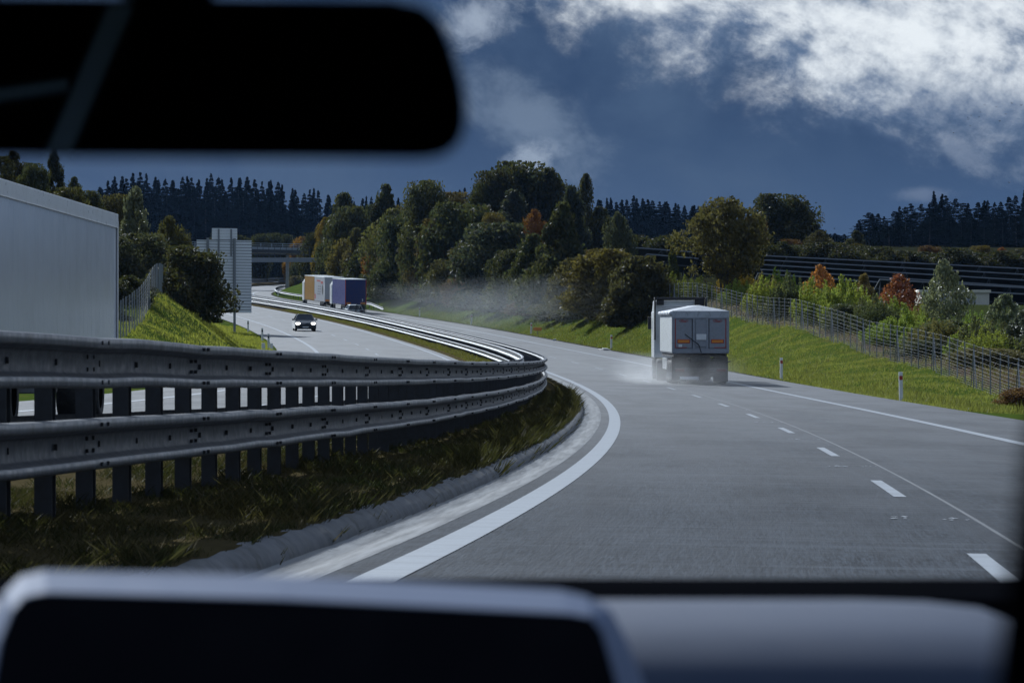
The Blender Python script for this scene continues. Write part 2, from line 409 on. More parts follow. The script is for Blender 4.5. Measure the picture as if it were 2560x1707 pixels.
SUN_AZ, SUN_EL = math.radians(-27), math.radians(32)      # left of straight ahead, high
sd = Vector((math.sin(SUN_AZ) * math.cos(SUN_EL), math.cos(SUN_AZ) * math.cos(SUN_EL), math.sin(SUN_EL)))
sl = bpy.data.lights.new('sun', 'SUN'); sl.energy = SUN_E; sl.angle = math.radians(.53); sl.color = (.89, .95, 1.0)
so = bpy.data.objects.new('sun', sl); COL.objects.link(so); so.rotation_euler = (-sd).to_track_quat('-Z', 'Y').to_euler(); so.location = (-30, 40, 60)

def make_world():
    w = bpy.data.worlds.new('World'); SC.world = w; w.use_nodes = True; nt = w.node_tree; nt.nodes.clear(); g = G(nt)
    out = g.n('ShaderNodeOutputWorld')
    sky = g.n('ShaderNodeTexSky', sky_type='NISHITA', sun_disc=False); sky.sun_elevation = SUN_EL; sky.sun_rotation = SUN_AZ
    b1 = g.n('ShaderNodeBackground'); nt.links.new(sky.outputs[0], b1.inputs[0]); b1.inputs[1].default_value = .05
    d = g.sep(g.n('ShaderNodeTexCoord').outputs['Generated']); X, Y, Z = d[0], d[1], d[2]
    ya = g.math('MAXIMUM', g.math('ABSOLUTE', Y), .05)
    u = g.math('DIVIDE', X, ya); v = g.math('DIVIDE', Z, ya)
    P2 = g.xyz(u, v)
    warp = g.noise(P2, 16, 5, .6)
    Pr = g.mapping(P2, (1, 1, 1)); Pr.node.inputs['Rotation'].default_value = (0, 0, .35); Pr = g.mapping(Pr, (.9, 1.15, 1))
    def relief(scale, detail, rough, off):
        a = g.noise(Pr, scale, detail, rough, dist=.25); P3 = g.n('ShaderNodeVectorMath', operation='ADD'); g.put(P3.inputs[0], Pr); P3.inputs[1].default_value = (-off, off, 0)
        return a, g.math('SUBTRACT', a, g.noise(P3.outputs[0], scale, detail, rough, dist=.25))
    big, rel1 = relief(17, 10, .62, .006); fine, rel2 = relief(52, 9, .68, .003); soft = g.noise(Pr, 13, 7, .6, dist=.3)
    # dark storm cloud base, a little paler towards the horizon
    base = g.mix(g.step(v, .078, .030), (.0165, .050, .130), (.044, .098, .212))
    base = g.mix(g.math('MULTIPLY', g.step(soft, .40, .66), .75), base, (.055, .106, .205))
    # great white cloud bank, upper right, its lower edge running down to the right
    ve = g.math('MAXIMUM', g.math('SUBTRACT', .1035, g.math('MULTIPLY', u, .47)), g.math('ADD', .060, g.math('MULTIPLY', g.math('SUBTRACT', u, .09), -.03)))
    D = g.math('ADD', g.math('SUBTRACT', v, ve), g.math('ADD', g.math('MULTIPLY', g.math('SUBTRACT', big, .5), .055), g.math('MULTIPLY', g.math('SUBTRACT', fine, .5), .036)))
    left = g.step(g.math('ADD', u, g.math('MULTIPLY', g.math('SUBTRACT', warp, .5), .03)), -.002, .012)
    bank = g.math('MULTIPLY', g.step(D, -.010, .018), left)
    body = g.math('ADD', g.math('MULTIPLY', rel1, 3.4), g.math('ADD', g.math('MULTIPLY', rel2, .9), g.math('MULTIPLY', g.math('SUBTRACT', big, .5), 1.2)))
    lit = g.step(g.math('ADD', body, g.lin(D, 0, .03, .10, .40)), -.25, .85)
    shade_r = g.math('MULTIPLY', g.step(u, .075, .13), g.step(v, .083, .066))
    lit = g.math('MULTIPLY', lit, g.math('SUBTRACT', 1.0, g.math('MULTIPLY', shade_r, .65)))
    white = g.mix(lit, (.10, .165, .29), (.86, .92, .97))
    c = g.mix(bank, base, white)
    # thin veil below the mirror and tufts above the wood
    def blob(cu, cv, ru, rv, rot):
        a, b = math.cos(rot), math.sin(rot); du = g.math('SUBTRACT', u, cu); dv = g.math('SUBTRACT', v, cv)
        p = g.math('DIVIDE', g.math('ADD', g.math('MULTIPLY', du, a), g.math('MULTIPLY', dv, b)), ru)
        q = g.math('DIVIDE', g.math('SUBTRACT', g.math('MULTIPLY', dv, a), g.math('MULTIPLY', du, b)), rv)
        r = g.math('SQRT', g.math('ADD', g.math('MULTIPLY', p, p), g.math('MULTIPLY', q, q)))
        return g.math('ADD', r, g.math('ADD', g.math('MULTIPLY', g.math('SUBTRACT', .5, big), 2.2), g.math('MULTIPLY', g.math('SUBTRACT', .5, fine), 2.0)))
    c = g.mix(g.math('MULTIPLY', g.step(blob(.004, .067, .026, .012, -.75), 1.25, .1), .50), c, (.24, .32, .44))
    c = g.mix(g.math('MULTIPLY', g.step(blob(.005, .0555, .010, .006, .3), 1.1, .2), .70), c, (.36, .44, .56))
    c = g.mix(g.math('MULTIPLY', g.step(blob(-.010, .0945, .014, .010, .3), 1.15, .2), .75), c, (.42, .50, .62))
    c = g.mix(g.math('MULTIPLY', g.step(blob(.124, .058, .010, .004, -.5), 1.2, .2), .45), c, (.25, .31, .42))
    c = g.mix(g.math('MULTIPLY', g.step(blob(.113, .046, .012, .003, 0), 1.2, .2), .40), c, (.22, .28, .40))
    # higher up the cover opens and brightens; behind the camera too
    hi = g.step(v, .105, .26); hn = g.noise(g.n('ShaderNodeTexCoord').outputs['Generated'], 2.6, 8, .6)
    cover = g.mix(g.step(hn, .38, .66), (.06, .10, .19), (.42, .53, .70))
    ahead = g.mix(g.step(hn, .34, .60), (.20, .28, .44), (.72, .82, .95))
    cover = g.mix(g.math('MULTIPLY', g.step(Y, .35, .8), g.step(v, 1.2, .5)), cover, ahead)
    c = g.mix(g.math('MAXIMUM', hi, g.step(Y, .25, -.1)), c, cover)
    b2 = g.n('ShaderNodeBackground'); nt.links.new(c, b2.inputs[0]); b2.inputs[1].default_value = SKY_E
    mx = g.n('ShaderNodeMixShader'); mx.inputs[0].default_value = .97
    nt.links.new(b1.outputs[0], mx.inputs[1]); nt.links.new(b2.outputs[0], mx.inputs[2]); nt.links.new(mx.outputs[0], out.inputs[0])
    w.cycles.sampling_method = 'MANUAL'; w.cycles.sample_map_resolution = 2048
make_world()
vs = SC.view_settings; vs.view_transform = 'Standard'; vs.look = 'None'; vs.exposure = EXPO; vs.gamma = 1
cy = SC.cycles; cy.max_bounces = 5; cy.diffuse_bounces = 2; cy.glossy_bounces = 2; cy.transmission_bounces = 3; cy.transparent_max_bounces = 6; cy.volume_bounces = 0
cy.sample_clamp_indirect = 4; cy.sample_clamp_direct = 20; cy.caustics_reflective = False; cy.caustics_refractive = False
cy.volume_step_rate = 2; cy.volume_max_steps = 128

# ------------------------------------------------------------------ ground, carriageways, markings
def sheet(name, s_arr, u_arr, zf, m, parent=None, dz=0.0):
    S, U = np.meshgrid(s_arr, u_arr, indexing='ij'); x, y = plan(S, U); z = zf(S, U) + dz
    V = np.stack([x, y, z], -1).reshape(-1, 3); n, k = len(s_arr), len(u_arr)
    i, j = np.meshgrid(np.arange(n - 1), np.arange(k - 1), indexing='ij'); a = (i * k + j).ravel()
    Fs = np.stack([a, a + 1, a + k + 1, a + k], -1)[:, ::-1]
    uv = np.stack([S, U], -1).reshape(-1, 2)
    return link(name, np_mesh(name, V, Fs, [m], True, uv), parent)

s_gr = np.concatenate([np.arange(-78, 130, 2.), np.arange(130, 330, 1.5), np.arange(330, 700, 5), np.arange(700, 1000, 15), np.arange(1000, 2600, 60)])
u_gr = np.array([-464, -350, -264, -200, -150, -110, -80, -65, -55, -46, -40, -35, -31, -28, -26, -24.5, -23.2, -22.2, -21.3, -20.4, -19.5, -18.6, -17.7, -16.7, -15.6, -14.6, -14.4,
    -4.0, -3.94, -3.6, -3.2, -2.7, -2.3, -1.9, -1.5, -1.2, -.91, -.86, -.5, 5, 10.5, 10.9, 11.4, 11.9, 12.6, 13.4, 14.2, 15, 15.8, 16.8, 17.6, 18.4, 19.4, 20.6, 22, 24, 26, 29, 32, 36, 41, 47, 55, 65, 80, 100, 140, 200, 300, 450.])
gr = tag(sheet('ground', s_gr, u_gr, zground, M['ground']), kind='structure')
s_rd = np.concatenate([np.arange(-78, 320, 2.), np.arange(320, 1000, 5), np.arange(1000, 2000, 50)])
road = tag(sheet('road', s_rd, np.array([-.35, 1.7, 3.6, 5.5, 7.5, U_PAVE]), zroad, M['road']), kind='structure')
road2 = tag(sheet('opposite_road', s_rd, np.array([U_OPAVE, -12, -10, -8.3, -6.4, -4.6, -4.02]), zroad, M['road_opp']), kind='structure')
s_ln = s_rd
def stripe(name, s0, s1, u, w, parent, step=2.):
    return sheet(name, np.arange(s0, s1 + .01, step), np.array([u - w / 2, u + w / 2]), zroad, M['line'], parent, .005)
stripe('edge_line', -60, 900, 0, .26, road); stripe('edge_line', -60, 900, U_RIGHT, .25, road)
stripe('edge_line', -60, 900, U_OIN, .25, road2, 4); stripe('edge_line', -60, 900, U_OOUT, .25, road2, 4)
def dashes(name, s_first, period, n0, n1, length, u, w, parent):
    V = []; Fs = []; uv = []
    for i in range(n0, n1):
        a = s_first + period * i
        for k in range(2):
            s0, s1 = a - length / 2 + k * length / 2, a - length / 2 + (k + 1) * length / 2
            ss = np.array([s0, s0, s1, s1]); uu = np.array([u - w / 2, u + w / 2, u + w / 2, u - w / 2])
            x, y = plan(ss, uu); z = zroad(ss, uu) + .005; n = len(V)
            V += list(zip(x, y, z)); uv += list(zip(ss, uu)); Fs.append((n, n + 1, n + 2, n + 3))
    return link(name, np_mesh(name, V, Fs, [M['line']], False, uv), parent)
dashes('lane_marking', 21.9, 17.9, -4, 42, 5.8, U_DASH, .13, road)
dashes('lane_marking', 314.6 - 17.82 * 18, 17.82, -3, 48, 5.8, U_ODASH, .15, road2)
# scuffed marks of the old studs half way between the dashes
V = []; Fs = []
for i in range(-1, 9):
    s0 = 21.9 + 17.9 * (i + .52)
    for k in range(16):
        s1 = s0 + random.uniform(-.3, .3); u1 = U_DASH + random.choice((-.2, .2)) + random.uniform(-.13, .13); a = random.uniform(.01, .035); b = a * random.uniform(2, 5)
        ss = np.array([s1 - b, s1, s1 + b, s1]); uu = np.array([u1, u1 + a, u1, u1 - a]); x, y = plan(ss, uu); z = zroad(ss, uu) + .006; n = len(V)
        V += list(zip(x, y, z)); Fs.append((n, n + 1, n + 2, n + 3))
link('stud_scar', np_mesh('stud_scar', V, Fs, [M['line']], False, np.zeros((len(V), 2))), road)
# concrete gutter and worn kerb along the median
gut = tag(sheet('gutter', np.arange(-60, 260, 1.5), np.array([-.80, -.72, -.62, -.5, -.36, -.33]), lambda s, u: zroad(s, u) - .03 * np.clip(1 - abs((u + .62) / .2), 0, 1) + .002, M['gutter']), kind='structure')
ks = np.arange(-60, 260, .5)
kp = [(-.98, -.05), (-.98, .115), (-.94, .125), (-.86, .115), (-.80, .07), (-.775, .02), (-.77, -.05)]
V = []; uv = []
for s in ks:
    jit = .004 * math.sin(s * 2.1) + random.uniform(-.004, .004); gap = .014 if abs((s / 1.0) % 1.0) < .01 else 0
    x0, y0 = plan(s, np.array([p[0] + jit for p in kp])); zz = zroad(s, np.array([p[0] for p in kp]))
    for q in range(len(kp)): V.append((x0[q], y0[q], zz[q] + kp[q][1] * (1 if kp[q][1] < 0 else 1 + random.uniform(-.008, .008)) - gap)); uv.append((s, kp[q][0]))
n = len(kp); Fs = [(i * n + j, i * n + j + 1, (i + 1) * n + j + 1, (i + 1) * n + j) for i in range(len(ks) - 1) for j in range(n - 1)]
tag(link('kerb', np_mesh('kerb', V, Fs, [M['kerb']], True, uv)), kind='structure')

# ------------------------------------------------------------------ median crash barrier (double, both sides)
def zbar(s): return np.interp(s, SS, CZ)
bar = thing('crash_barrier', 'double sided steel crash barrier with two stacked rails along the grassy median', 'crash barrier', (*plan(20, -2.2), float(zbar(20))))
bar_inv = Matrix.Translation(bar.location).inverted()
PROF = [(.018, 0), (.074, .003), (.095, .012), (.095, .058), (.075, .066), (.018, .086), (.002, .102), (.002, .205), (.018, .222), (.075, .240), (.095, .248), (.095, .300), (.074, .308), (.018, .312)]
s_b = np.concatenate([np.arange(2, 170, 1.333), np.arange(170, 420, 4), np.arange(420, 980, 8)])
def adopt(o):
    o.parent = bar; o.matrix_parent_inverse = bar_inv; return o
def rail(u_back, side, z0, seed):
    r = np.random.default_rng(seed); V = []
    for i, s in enumerate(s_b):
        near = s < 200
        j = r.normal(0, .006) if near else 0; jz = r.normal(0, .004) if near else 0
        uu = np.array([u_back + side * (p[0] + j) for p in PROF]); x, y = plan(s, uu); z = zbar(s) + z0 + jz
        V += [(x[q], y[q], z + PROF[q][1]) for q in range(len(PROF))]
    n = len(PROF); Fs = [(i * n + q, i * n + q + 1, (i + 1) * n + q + 1, (i + 1) * n + q) for i in range(len(s_b) - 1) for q in range(n - 1)]
    me = np_mesh('guard_rail', V, Fs, [M['galv'], M['valley_steel']], False); me.polygons.foreach_set('material_index', np.array([1 if side > 0 and 4 <= f_[0] % n <= 7 else 0 for f_ in Fs], dtype=np.int32))  # recessed valley faces of the near rails take the darker steel
    o = adopt(link('guard_rail', me))
    return o
def bolts(u_back, side, z0, parent):
    mb = MB()
    for k in range(0, 42):
        s = 6.0 + 3.975 * k
        for ds in (-.10, .10):
            for zz, dd in ((.275, .095), (.036, .095), (.115, .004), (.19, .004)):
                if dd < .01 and zz > .15 and k > 18: continue
                x, y = plan(s + ds, u_back + side * (dd + .006)); mb.box((float(x), float(y), float(zbar(s) + z0 + zz)), (.022, .024, .024), 0)
        for q in range(3):
            s2 = s + .3 + q * 1.325
            x, y = plan(s2, u_back + side * .008); mb.box((float(x), float(y), float(zbar(s2) + z0 + .152)), (.02, .03, .036), 0)
    o = tag(mb.build('bolts', M['bolt']), kind='stuff'); o.parent = parent
    return o
UB1, UB2 = U_BAR - .083, U_BAR - .82 + .083
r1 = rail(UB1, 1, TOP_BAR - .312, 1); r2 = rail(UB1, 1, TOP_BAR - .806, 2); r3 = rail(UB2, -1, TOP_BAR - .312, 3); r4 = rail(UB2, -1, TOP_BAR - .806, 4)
for r_ in (r3, r4): r_.data.materials[0] = M['galv_sunlit']  # sunlight on the far-side rails painted in as a brighter steel
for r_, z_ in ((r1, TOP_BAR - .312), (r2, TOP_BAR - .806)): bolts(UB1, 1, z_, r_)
UM = (UB1 + UB2) / 2
def post_mesh(mb, s):
    x, y, z, th, g_ = frame(s); zr = float(zbar(s)); Mx = Matrix.Translation((float(plan(s, UM)[0]), float(plan(s, UM)[1]), zr)) @ Matrix.Rotation(-float(th), 4, 'Z')
    h = TOP_BAR - .02
    mb.box((-.05, 0, h / 2 - .1), (.012, .125, h + .2), 0, Mx); mb.box((0, .058, h / 2 - .1), (.11, .010, h + .2), 0, Mx); mb.box((0, -.058, h / 2 - .1), (.11, .010, h + .2), 0, Mx)
    for zc in (TOP_BAR - .156, TOP_BAR - .65):
        mb.box((.155, 0, zc), (.20, .10, .14), 0, Mx); mb.box((-.16, 0, zc), (.20, .10, .14), 0, Mx)
sp = [6.3 + 1.325 * i for i in range(0, 620)]
for s in sp[4:104]:
    mb = MB(); post_mesh(mb, s); adopt(mb.build('post', M['galv_dark']))
mb = MB()
for s in sp[104:420]: post_mesh(mb, s)
tag(adopt(mb.build('post', M['galv_dark'])), kind='stuff')
# small red reflectors on the far rail
for s in (96, 112, 128):
    x, y = plan(s, UB2 - .095); adopt(MB().box((float(x), float(y), float(zbar(s) + TOP_BAR - .16)), (.02, .06, .10), 0).build('reflector', M['red']))

# ------------------------------------------------------------------ guard rail on the far right verge, before the bridge
def rail_path(u): 
    V = []; ss = np.concatenate([np.arange(446, 458.1, 2), np.arange(461, 660, 3)])
    for s in ss:
        k = np.clip((s - 446) / 12, 0, 1); x, y = plan(s, np.array([u - p[0] for p in PROF])); z = zground(s, u) + .02 + (.44) * k
        V += [(x[q], y[q], float(z) + PROF[q][1]) for q in range(len(PROF))]
    n = len(PROF); return V, [(i * n + q, i * n + q + 1, (i + 1) * n + q + 1, (i + 1) * n + q) for i in range(len(ss) - 1) for q in range(n - 1)]
vg = thing('verge_guard_rail', 'single steel guard rail with a ramped end on the right verge beyond the blue trailer', 'guard rail', (*plan(452, 11.2), float(zground(452, 11.2))))
V, Fs = rail_path(11.2); o = link('rail', np_mesh('rail', V, Fs, [M['galv']])); o.parent = vg; o.matrix_parent_inverse = Matrix.Translation(vg.location).inverted()
for s in np.arange(452, 660, 4.0):
    x, y = plan(s, 11.3); z = float(zground(s, 11.3)); mb = MB().box((float(x), float(y), z + .3), (.1, .12, .9)); o = mb.build('post', M['galv_dark']); o.parent = vg; o.matrix_parent_inverse = Matrix.Translation(vg.location).inverted()

# ------------------------------------------------------------------ fences
def fence(name, label, cat, s_arr, u, h, post_r, brace_every, wires, m_post, parts_max=100):
    t = thing(name, label, cat, (*plan(s_arr[0], u), float(zground(s_arr[0], u)))); inv = Matrix.Translation(t.location).inverted()
    tops = []
    for i, s in enumerate(s_arr):
        x, y = plan(s, u); x, y = float(x), float(y); z = float(zground(s, u)); lean = Vector((random.uniform(-.03, .03), random.uniform(-.03, .03), 0))
        z = float(np.mean(zground(np.array([s - 6, s - 4, s - 2, s, s + 2, s + 4, s + 6.]), np.full(7, float(u)))))
        mb = MB().tube((x, y, z - .5), Vector((x, y, z + h)) + lean, post_r, 8)
        if brace_every and i % brace_every == 2:
            th = float(frame(s)[3])
            for sg in (-1, 1): mb.tube((x, y, z + h * .9), (x + sg * .75 * math.sin(th), y + sg * .9, z - .1), post_r * .8, 6)
        o = mb.build('post', m_post, t); o.matrix_parent_inverse = inv
        tops.append((x, y, z))
    mb = MB()
    for a, b in zip(tops[:-1], tops[1:]):
        for w in wires: mb.tube((a[0], a[1], a[2] + w), (b[0], b[1], b[2] + w), .0035, 3, caps=False)
        d = Vector(b) - Vector(a); nv = max(2, int(d.length / .3))
        for k in range(1, nv):
            p = Vector(a) + d * (k / nv); mb.tube((p.x, p.y, p.z + wires[0]), (p.x, p.y, p.z + wires[-1]), .002, 3, caps=False)
    o = mb.build('wire_mesh', M['fence_wire'], t); o.matrix_parent_inverse = inv
    return t
WR = [.05, .15, .25, .35, .45, .56, .68, .82, .98, 1.16, 1.36, 1.58, 1.80]
fence('wire_fence', 'long zinc wire game fence along the top of the sunlit green bank on the right', 'fence', np.arange(136, 318, 2.45), 16.8, 1.86, .028, 5, WR, M['fence_metal'])
fence('mesh_fence', 'grey mesh fence rising beside the dark bushes behind the white trailer', 'fence', np.arange(158, 240, 2.2), -21.6, 2.0, .035, 0, WR + [1.95], M['fence_metal'])

# ------------------------------------------------------------------ delineator posts
def delineator(s, u, label, front=True, band=M['black_plastic'], h=1.02):
    x, y = plan(s, u); th = float(frame(s)[3]); z = float(zground(s, u))
    t = thing('delineator_post', label, 'marker post', (float(x), float(y), z), (random.uniform(-.02, .02), random.uniform(-.025, .025), -th), 'marker posts along the motorway verges')
    mb = MB().prism([(-.06, -.035), (.06, -.035), (.075, .03), (0, .05), (-.075, .03)], -.1, h, 'z'); o = mb.build('body', M['plastic_white'], t, .006)
    MB().box((0, -.03, h - .215), (.126, .02, .15)).build('band', band, t)
    MB().box((0, -.046, h - .18), (.085, .014, .045)).build('reflector', M['red'] if front else M['galv'], t)
    MB().box((0, -.046, h - .255), (.085, .014, .045)).build('reflector', M['red'] if front else M['galv'], t)
    return t
delineator(130.5, 11.05, 'white marker post with red band, nearest one at the right road edge', band=M['red'], h=1.06)
delineator(177, 11.0, 'white marker post with red band, right of the grey tipper truck', band=M['red'], h=1.06)
delineator(268, 11.0, 'white marker post beside the white drain slab on the right verge', band=M['red'])
delineator(322, 11.0, 'white marker post in front of the orange plate on the right verge', band=M['red'])
delineator(368, 11.0, 'white marker post in thin spray, second before the ramped guard rail')
delineator(412, 11.0, 'white marker post in thin spray, first one before the ramped guard rail')
delineator(305, -14.95, 'dark topped marker post just right of the large sign pole', False)
delineator(270, -14.9, 'dark topped marker post at the left verge before the near barrier', False)
delineator(243, -14.9, 'leaning marker post low in the grass at the tip of the left verge', False)
delineator(575, 11.0, 'small marker post at the road bend left of the bridge pier', False)

# ------------------------------------------------------------------ vehicles (local axes: x right, y forward, z up; origin on the road under the rear)
def road_pose(s, u, oncoming=False):
    x, y = plan(s, u); z = float(zroad(s, u)); th = float(frame(s)[3]); g_ = float(frame(s)[4])
    return (float(x), float(y), z), ((-g_ if oncoming else g_), 0, (PI if oncoming else 0) - th)

def wheel(parent, x, y, r, w, rim=M['alu'], name='wheel', hub=True):
    """tyre with a dished rim on both faces, axle along x"""
    prof = [(-w / 2 + .02, r * .60), (-w / 2, r * .72), (-w / 2 + .01, r * .90), (-w / 2 + .05, r * .985), (0, r), (w / 2 - .05, r * .985), (w / 2 - .01, r * .90), (w / 2, r * .72), (w / 2 - .02, r * .60)]
    mb = MB().lathe(prof, 28, 'x', 0, Matrix.Translation((x, y, r))); o = mb.build(name, M['rubber'], parent, smooth=True)
    sgn = 1 if x > 0 else -1
    p2 = [(-sgn * .01, .01), (sgn * .015, r * .16), (sgn * .02, r * .2), (-sgn * .05, r * .27), (-sgn * .07, r * .45), (sgn * (w / 2 - .05), r * .56), (sgn * (w / 2 - .02), r * .61)]
    p2 = [(t + sgn * (w / 2 - .06), rr) if i < 5 else (t, rr) for i, (t, rr) in enumerate(p2)]
    m2 = MB().lathe(p2, 24, 'x', 0, Matrix.Translation((x, y, r)))
    if hub:
        for k in range(10):
            a = 2 * PI * k / 10; m2.box((x + sgn * (w / 2 - .10), y + r * .36 * math.cos(a), r + r * .36 * math.sin(a)), (.05, .035, .035))
    m2.build('rim', rim, o, smooth=True)
    return o

# --- tipper truck, right lane
loc, rot = road_pose(159.5, 5.63)
tp = thing('tipper_truck', 'grey tipper lorry with pale tarpaulin throwing up spray in the right lane', 'tipper lorry', loc, rot)
mb = MB().box((0, 4.25, 2.15), (2.50, 8.5, 1.58)); bt = mb.build('tipper_body', M['alu_body'], tp, .02)
mb = MB().box((-1.262, 4.25, 2.17), (.02, 8.44, 1.50)); mb.box((1.262, 4.25, 2.17), (.02, 8.44, 1.50)); mb.build('side_wall', M['white_paint'], tp)
mb = MB()                                                    # rear frame of the tailgate
for x in (-1.2, -.30, .30, 1.2): mb.box((x, -.03, 2.18), (.12 if abs(x) > 1 else .10, .08, 1.56))
mb.box((0, -.03, 1.45), (2.28, .075, .16)); mb.box((0, -.03, 2.93), (2.28, .075, .07)); mb.build('tailgate_frame', M['alu_body'], tp, .008)
for x in (-.75, .75):
    d = MB().box((x, -.018, 2.25), (.76, .03, 1.28)).build('tailgate_door', M['alu_body'], tp, .006)
    e = MB()
    sx = -1 if x < 0 else 1
    e.box((x + sx * .365, -.042, 2.25), (.03, .015, 1.28)); e.box((x + sx * .1, -.042, 1.625), (.5, .015, .03)); e.build('red_edge', M['red'], d)
    hb = MB().box((x - sx * .38, -.05, 2.25), (.025, .03, 1.30)); hb.build('lock_bar', M['black_plastic'], d)
    pl = MB().box((x - sx * .0, -.045, 1.90), (.56, .012, .17)).build('marker_plate', M['red'], tp)
    MB().box((x, -.054, 1.90), (.50, .012, .12)).build('orange_panel', M['orange'], pl)
    em = MB()                                                # red oval emblem with lettering
    for k in range(20):
        a0, a1 = 2 * PI * k / 20, 2 * PI * (k + 1) / 20
        if 2 < k < 5: continue
        em.tube((x + .20 * math.cos(a0), -.045, 2.80 + .05 * math.sin(a0)), (x + .20 * math.cos(a1), -.045, 2.80 + .05 * math.sin(a1)), .008, 5)
    em.build('emblem', M['red'], d)
def text(name, body, size, loc, rot, m, parent):
    cu = bpy.data.curves.new(name, 'FONT'); cu.body = body; cu.size = size; cu.align_x = 'CENTER'; cu.align_y = 'CENTER'; cu.extrude = .003; cu.materials.append(m)
    tmp = bpy.data.objects.new(name, cu); COL.objects.link(tmp); dg = bpy.context.evaluated_depsgraph_get()
    me = bpy.data.meshes.new_from_object(tmp.evaluated_get(dg)); bpy.data.objects.remove(tmp)
    o = link(name, me, parent); o.location = loc; o.rotation_euler = rot
    return o
for ch in [c for c in tp.children if c.name.startswith('tailgate_door')]:
    text('lettering', 'Fliegl', .12, (-.75 if ch.name == 'tailgate_door' else .75, -.05, 2.80), (PI / 2, 0, 0), M['red'], ch)
MB().box((.02, -.03, 2.28), (.50, .03, 1.24)).build('centre_panel', M['alu_body'], tp, .006)
MB().box((.03, -.06, 2.09), (.44, .05, .26)).build('white_box', M['plastic_white'], tp, .01)
MB().box((-.90, -.06, 1.70), (.16, .06, .12)).build('white_block', M['plastic_white'], tp, .01)
mb = MB().tube((-.70, -.09, 2.22), (-.08, -.10, 1.75), .018, 8).tube((-.08, -.10, 1.75), (.03, -.09, 1.40), .018, 8); mb.build('hose', M['black_plastic'], tp)
mb = MB()                                                    # tarpaulin: rolled side, skirt and ridge roof
mb.add([(-1.27, -.06, 2.90), (1.27, -.06, 2.90), (1.27, -.06, 3.24), (-1.27, -.06, 3.24), (-1.27, 8.5, 2.90), (1.27, 8.5, 2.90), (1.27, 8.5, 3.24), (-1.27, 8.5, 3.24), (0, .95, 3.50), (0, 7.8, 3.50)],
       [(0, 1, 2, 3), (3, 2, 8), (2, 6, 9, 8), (6, 7, 9), (7, 3, 8, 9), (1, 5, 6, 2), (4, 0, 3, 7), (5, 4, 7, 6)])
tarp = mb.build('tarpaulin', M['tarp'], tp, .015)
mb = MB()
for k in range(7):
    y0, y1 = -.06 + k * 1.22, -.06 + (k + 1) * 1.22; mb.tube((-1.29, y0, 3.13 + .02 * (k % 2)), (-1.29, y1, 3.15 - .02 * (k % 2)), .085, 10)
mb.build('tarpaulin_roll', M['tarp'], tp, smooth=True)
mb = MB()
for k in range(5):
    x0 = -1.1 + k * .5; mb.box((x0, -.068, 3.11), (.02, .012, .2), 0, Matrix.Translation((x0, -.068, 3.11)) @ Matrix.Rotation(.5 * (-1) ** k, 4, 'Y') @ Matrix.Translation((-x0, .068, -3.11)))
mb.build('tarpaulin_strap', M['alu_body'], tarp)
mb = MB(); mb.box((0, 4.5, 1.12), (.9, 9, .28)); mb.box((0, 1.0, .95), (2.0, .25, .2)); mb.box((0, .1, .62), (2.3, .12, .16)); mb.box((0, 4.3, 1.28), (2.36, 8.2, .16))
mb.box((0, 6.5, .85), (2.1, 2.2, .5)); mb.box((0, 10, .8), (1.0, 4, .4)); mb.build('chassis', M['chassis'], tp, .02)
for x in (-.92, .92):
    MB().box((x, .42, .66), (.66, .03, 1.10)).build('mud_flap', M['rubber'], tp)
    MB().box((x, .05, .62), (.42, .06, .13)).build('rear_lamp', M['red_lamp'], tp, .01)
MB().box((0, .5, .72), (1.25, .04, .80)).build('spray_guard', M['chassis'], tp, .01)
MB().box((-.50, .02, .28), (.84, .03, .13)).build('number_plate', M['plastic_white'], tp, .004)
MB().tube((1.1, .3, .95), (1.36, .28, 1.02), .03, 8).build('side_marker', M['black_plastic'], tp)
for y in (1.15, 2.46, 3.77):
    for x in (-1.05, 1.05): wheel(tp, x, y, .52, .39, M['chrome'])
for x in (-1.0, 1.0): wheel(tp, x - .1, 9.6, .52, .55, M['chrome'])
for x in (-1.05, 1.05): wheel(tp, x - .12, 13.1, .52, .36, M['chrome'])
mb = MB().box((-.12, 12.9, 2.15), (2.46, 2.3, 2.2)); mb.box((-.12, 12.9, 3.50), (2.40, 2.2, .55), taper=.96); cab = mb.build('cab', M['white_paint'], tp, .05)
mb = MB().box((-.12, 11.72, 3.86), (2.46, .25, .12)); mb.box((-1.33, 11.55, 2.9), (.06, .5, 2.0)); mb.box((1.09, 11.55, 2.9), (.06, .5, 2.0)); 
mb.box((-1.06, 11.7, 3.68), (.34, .14, .24)); mb.box((.80, 11.7, 3.66), (.46, .14, .34)); mb.build('wind_deflector', M['black_plastic'], tp, .02)
mb = MB()
for k in range(3): mb.box((-.12, 11.73, 3.30 + .11 * k), (1.7, .04, .03))
mb.build('cab_ridge', M['alu'], cab)
for x in (-1.46, 1.22): MB().box((x, 13.6, 2.7), (.16, .18, .6)).build('wing_mirror', M['black_plastic'], tp, .03)
for k, y in enumerate((4.9, 5.7, 6.5, 7.3)): MB().box((-1.18, y, .85), (.06, .74, .5)).build('side_guard', M['alu'], tp, .01)

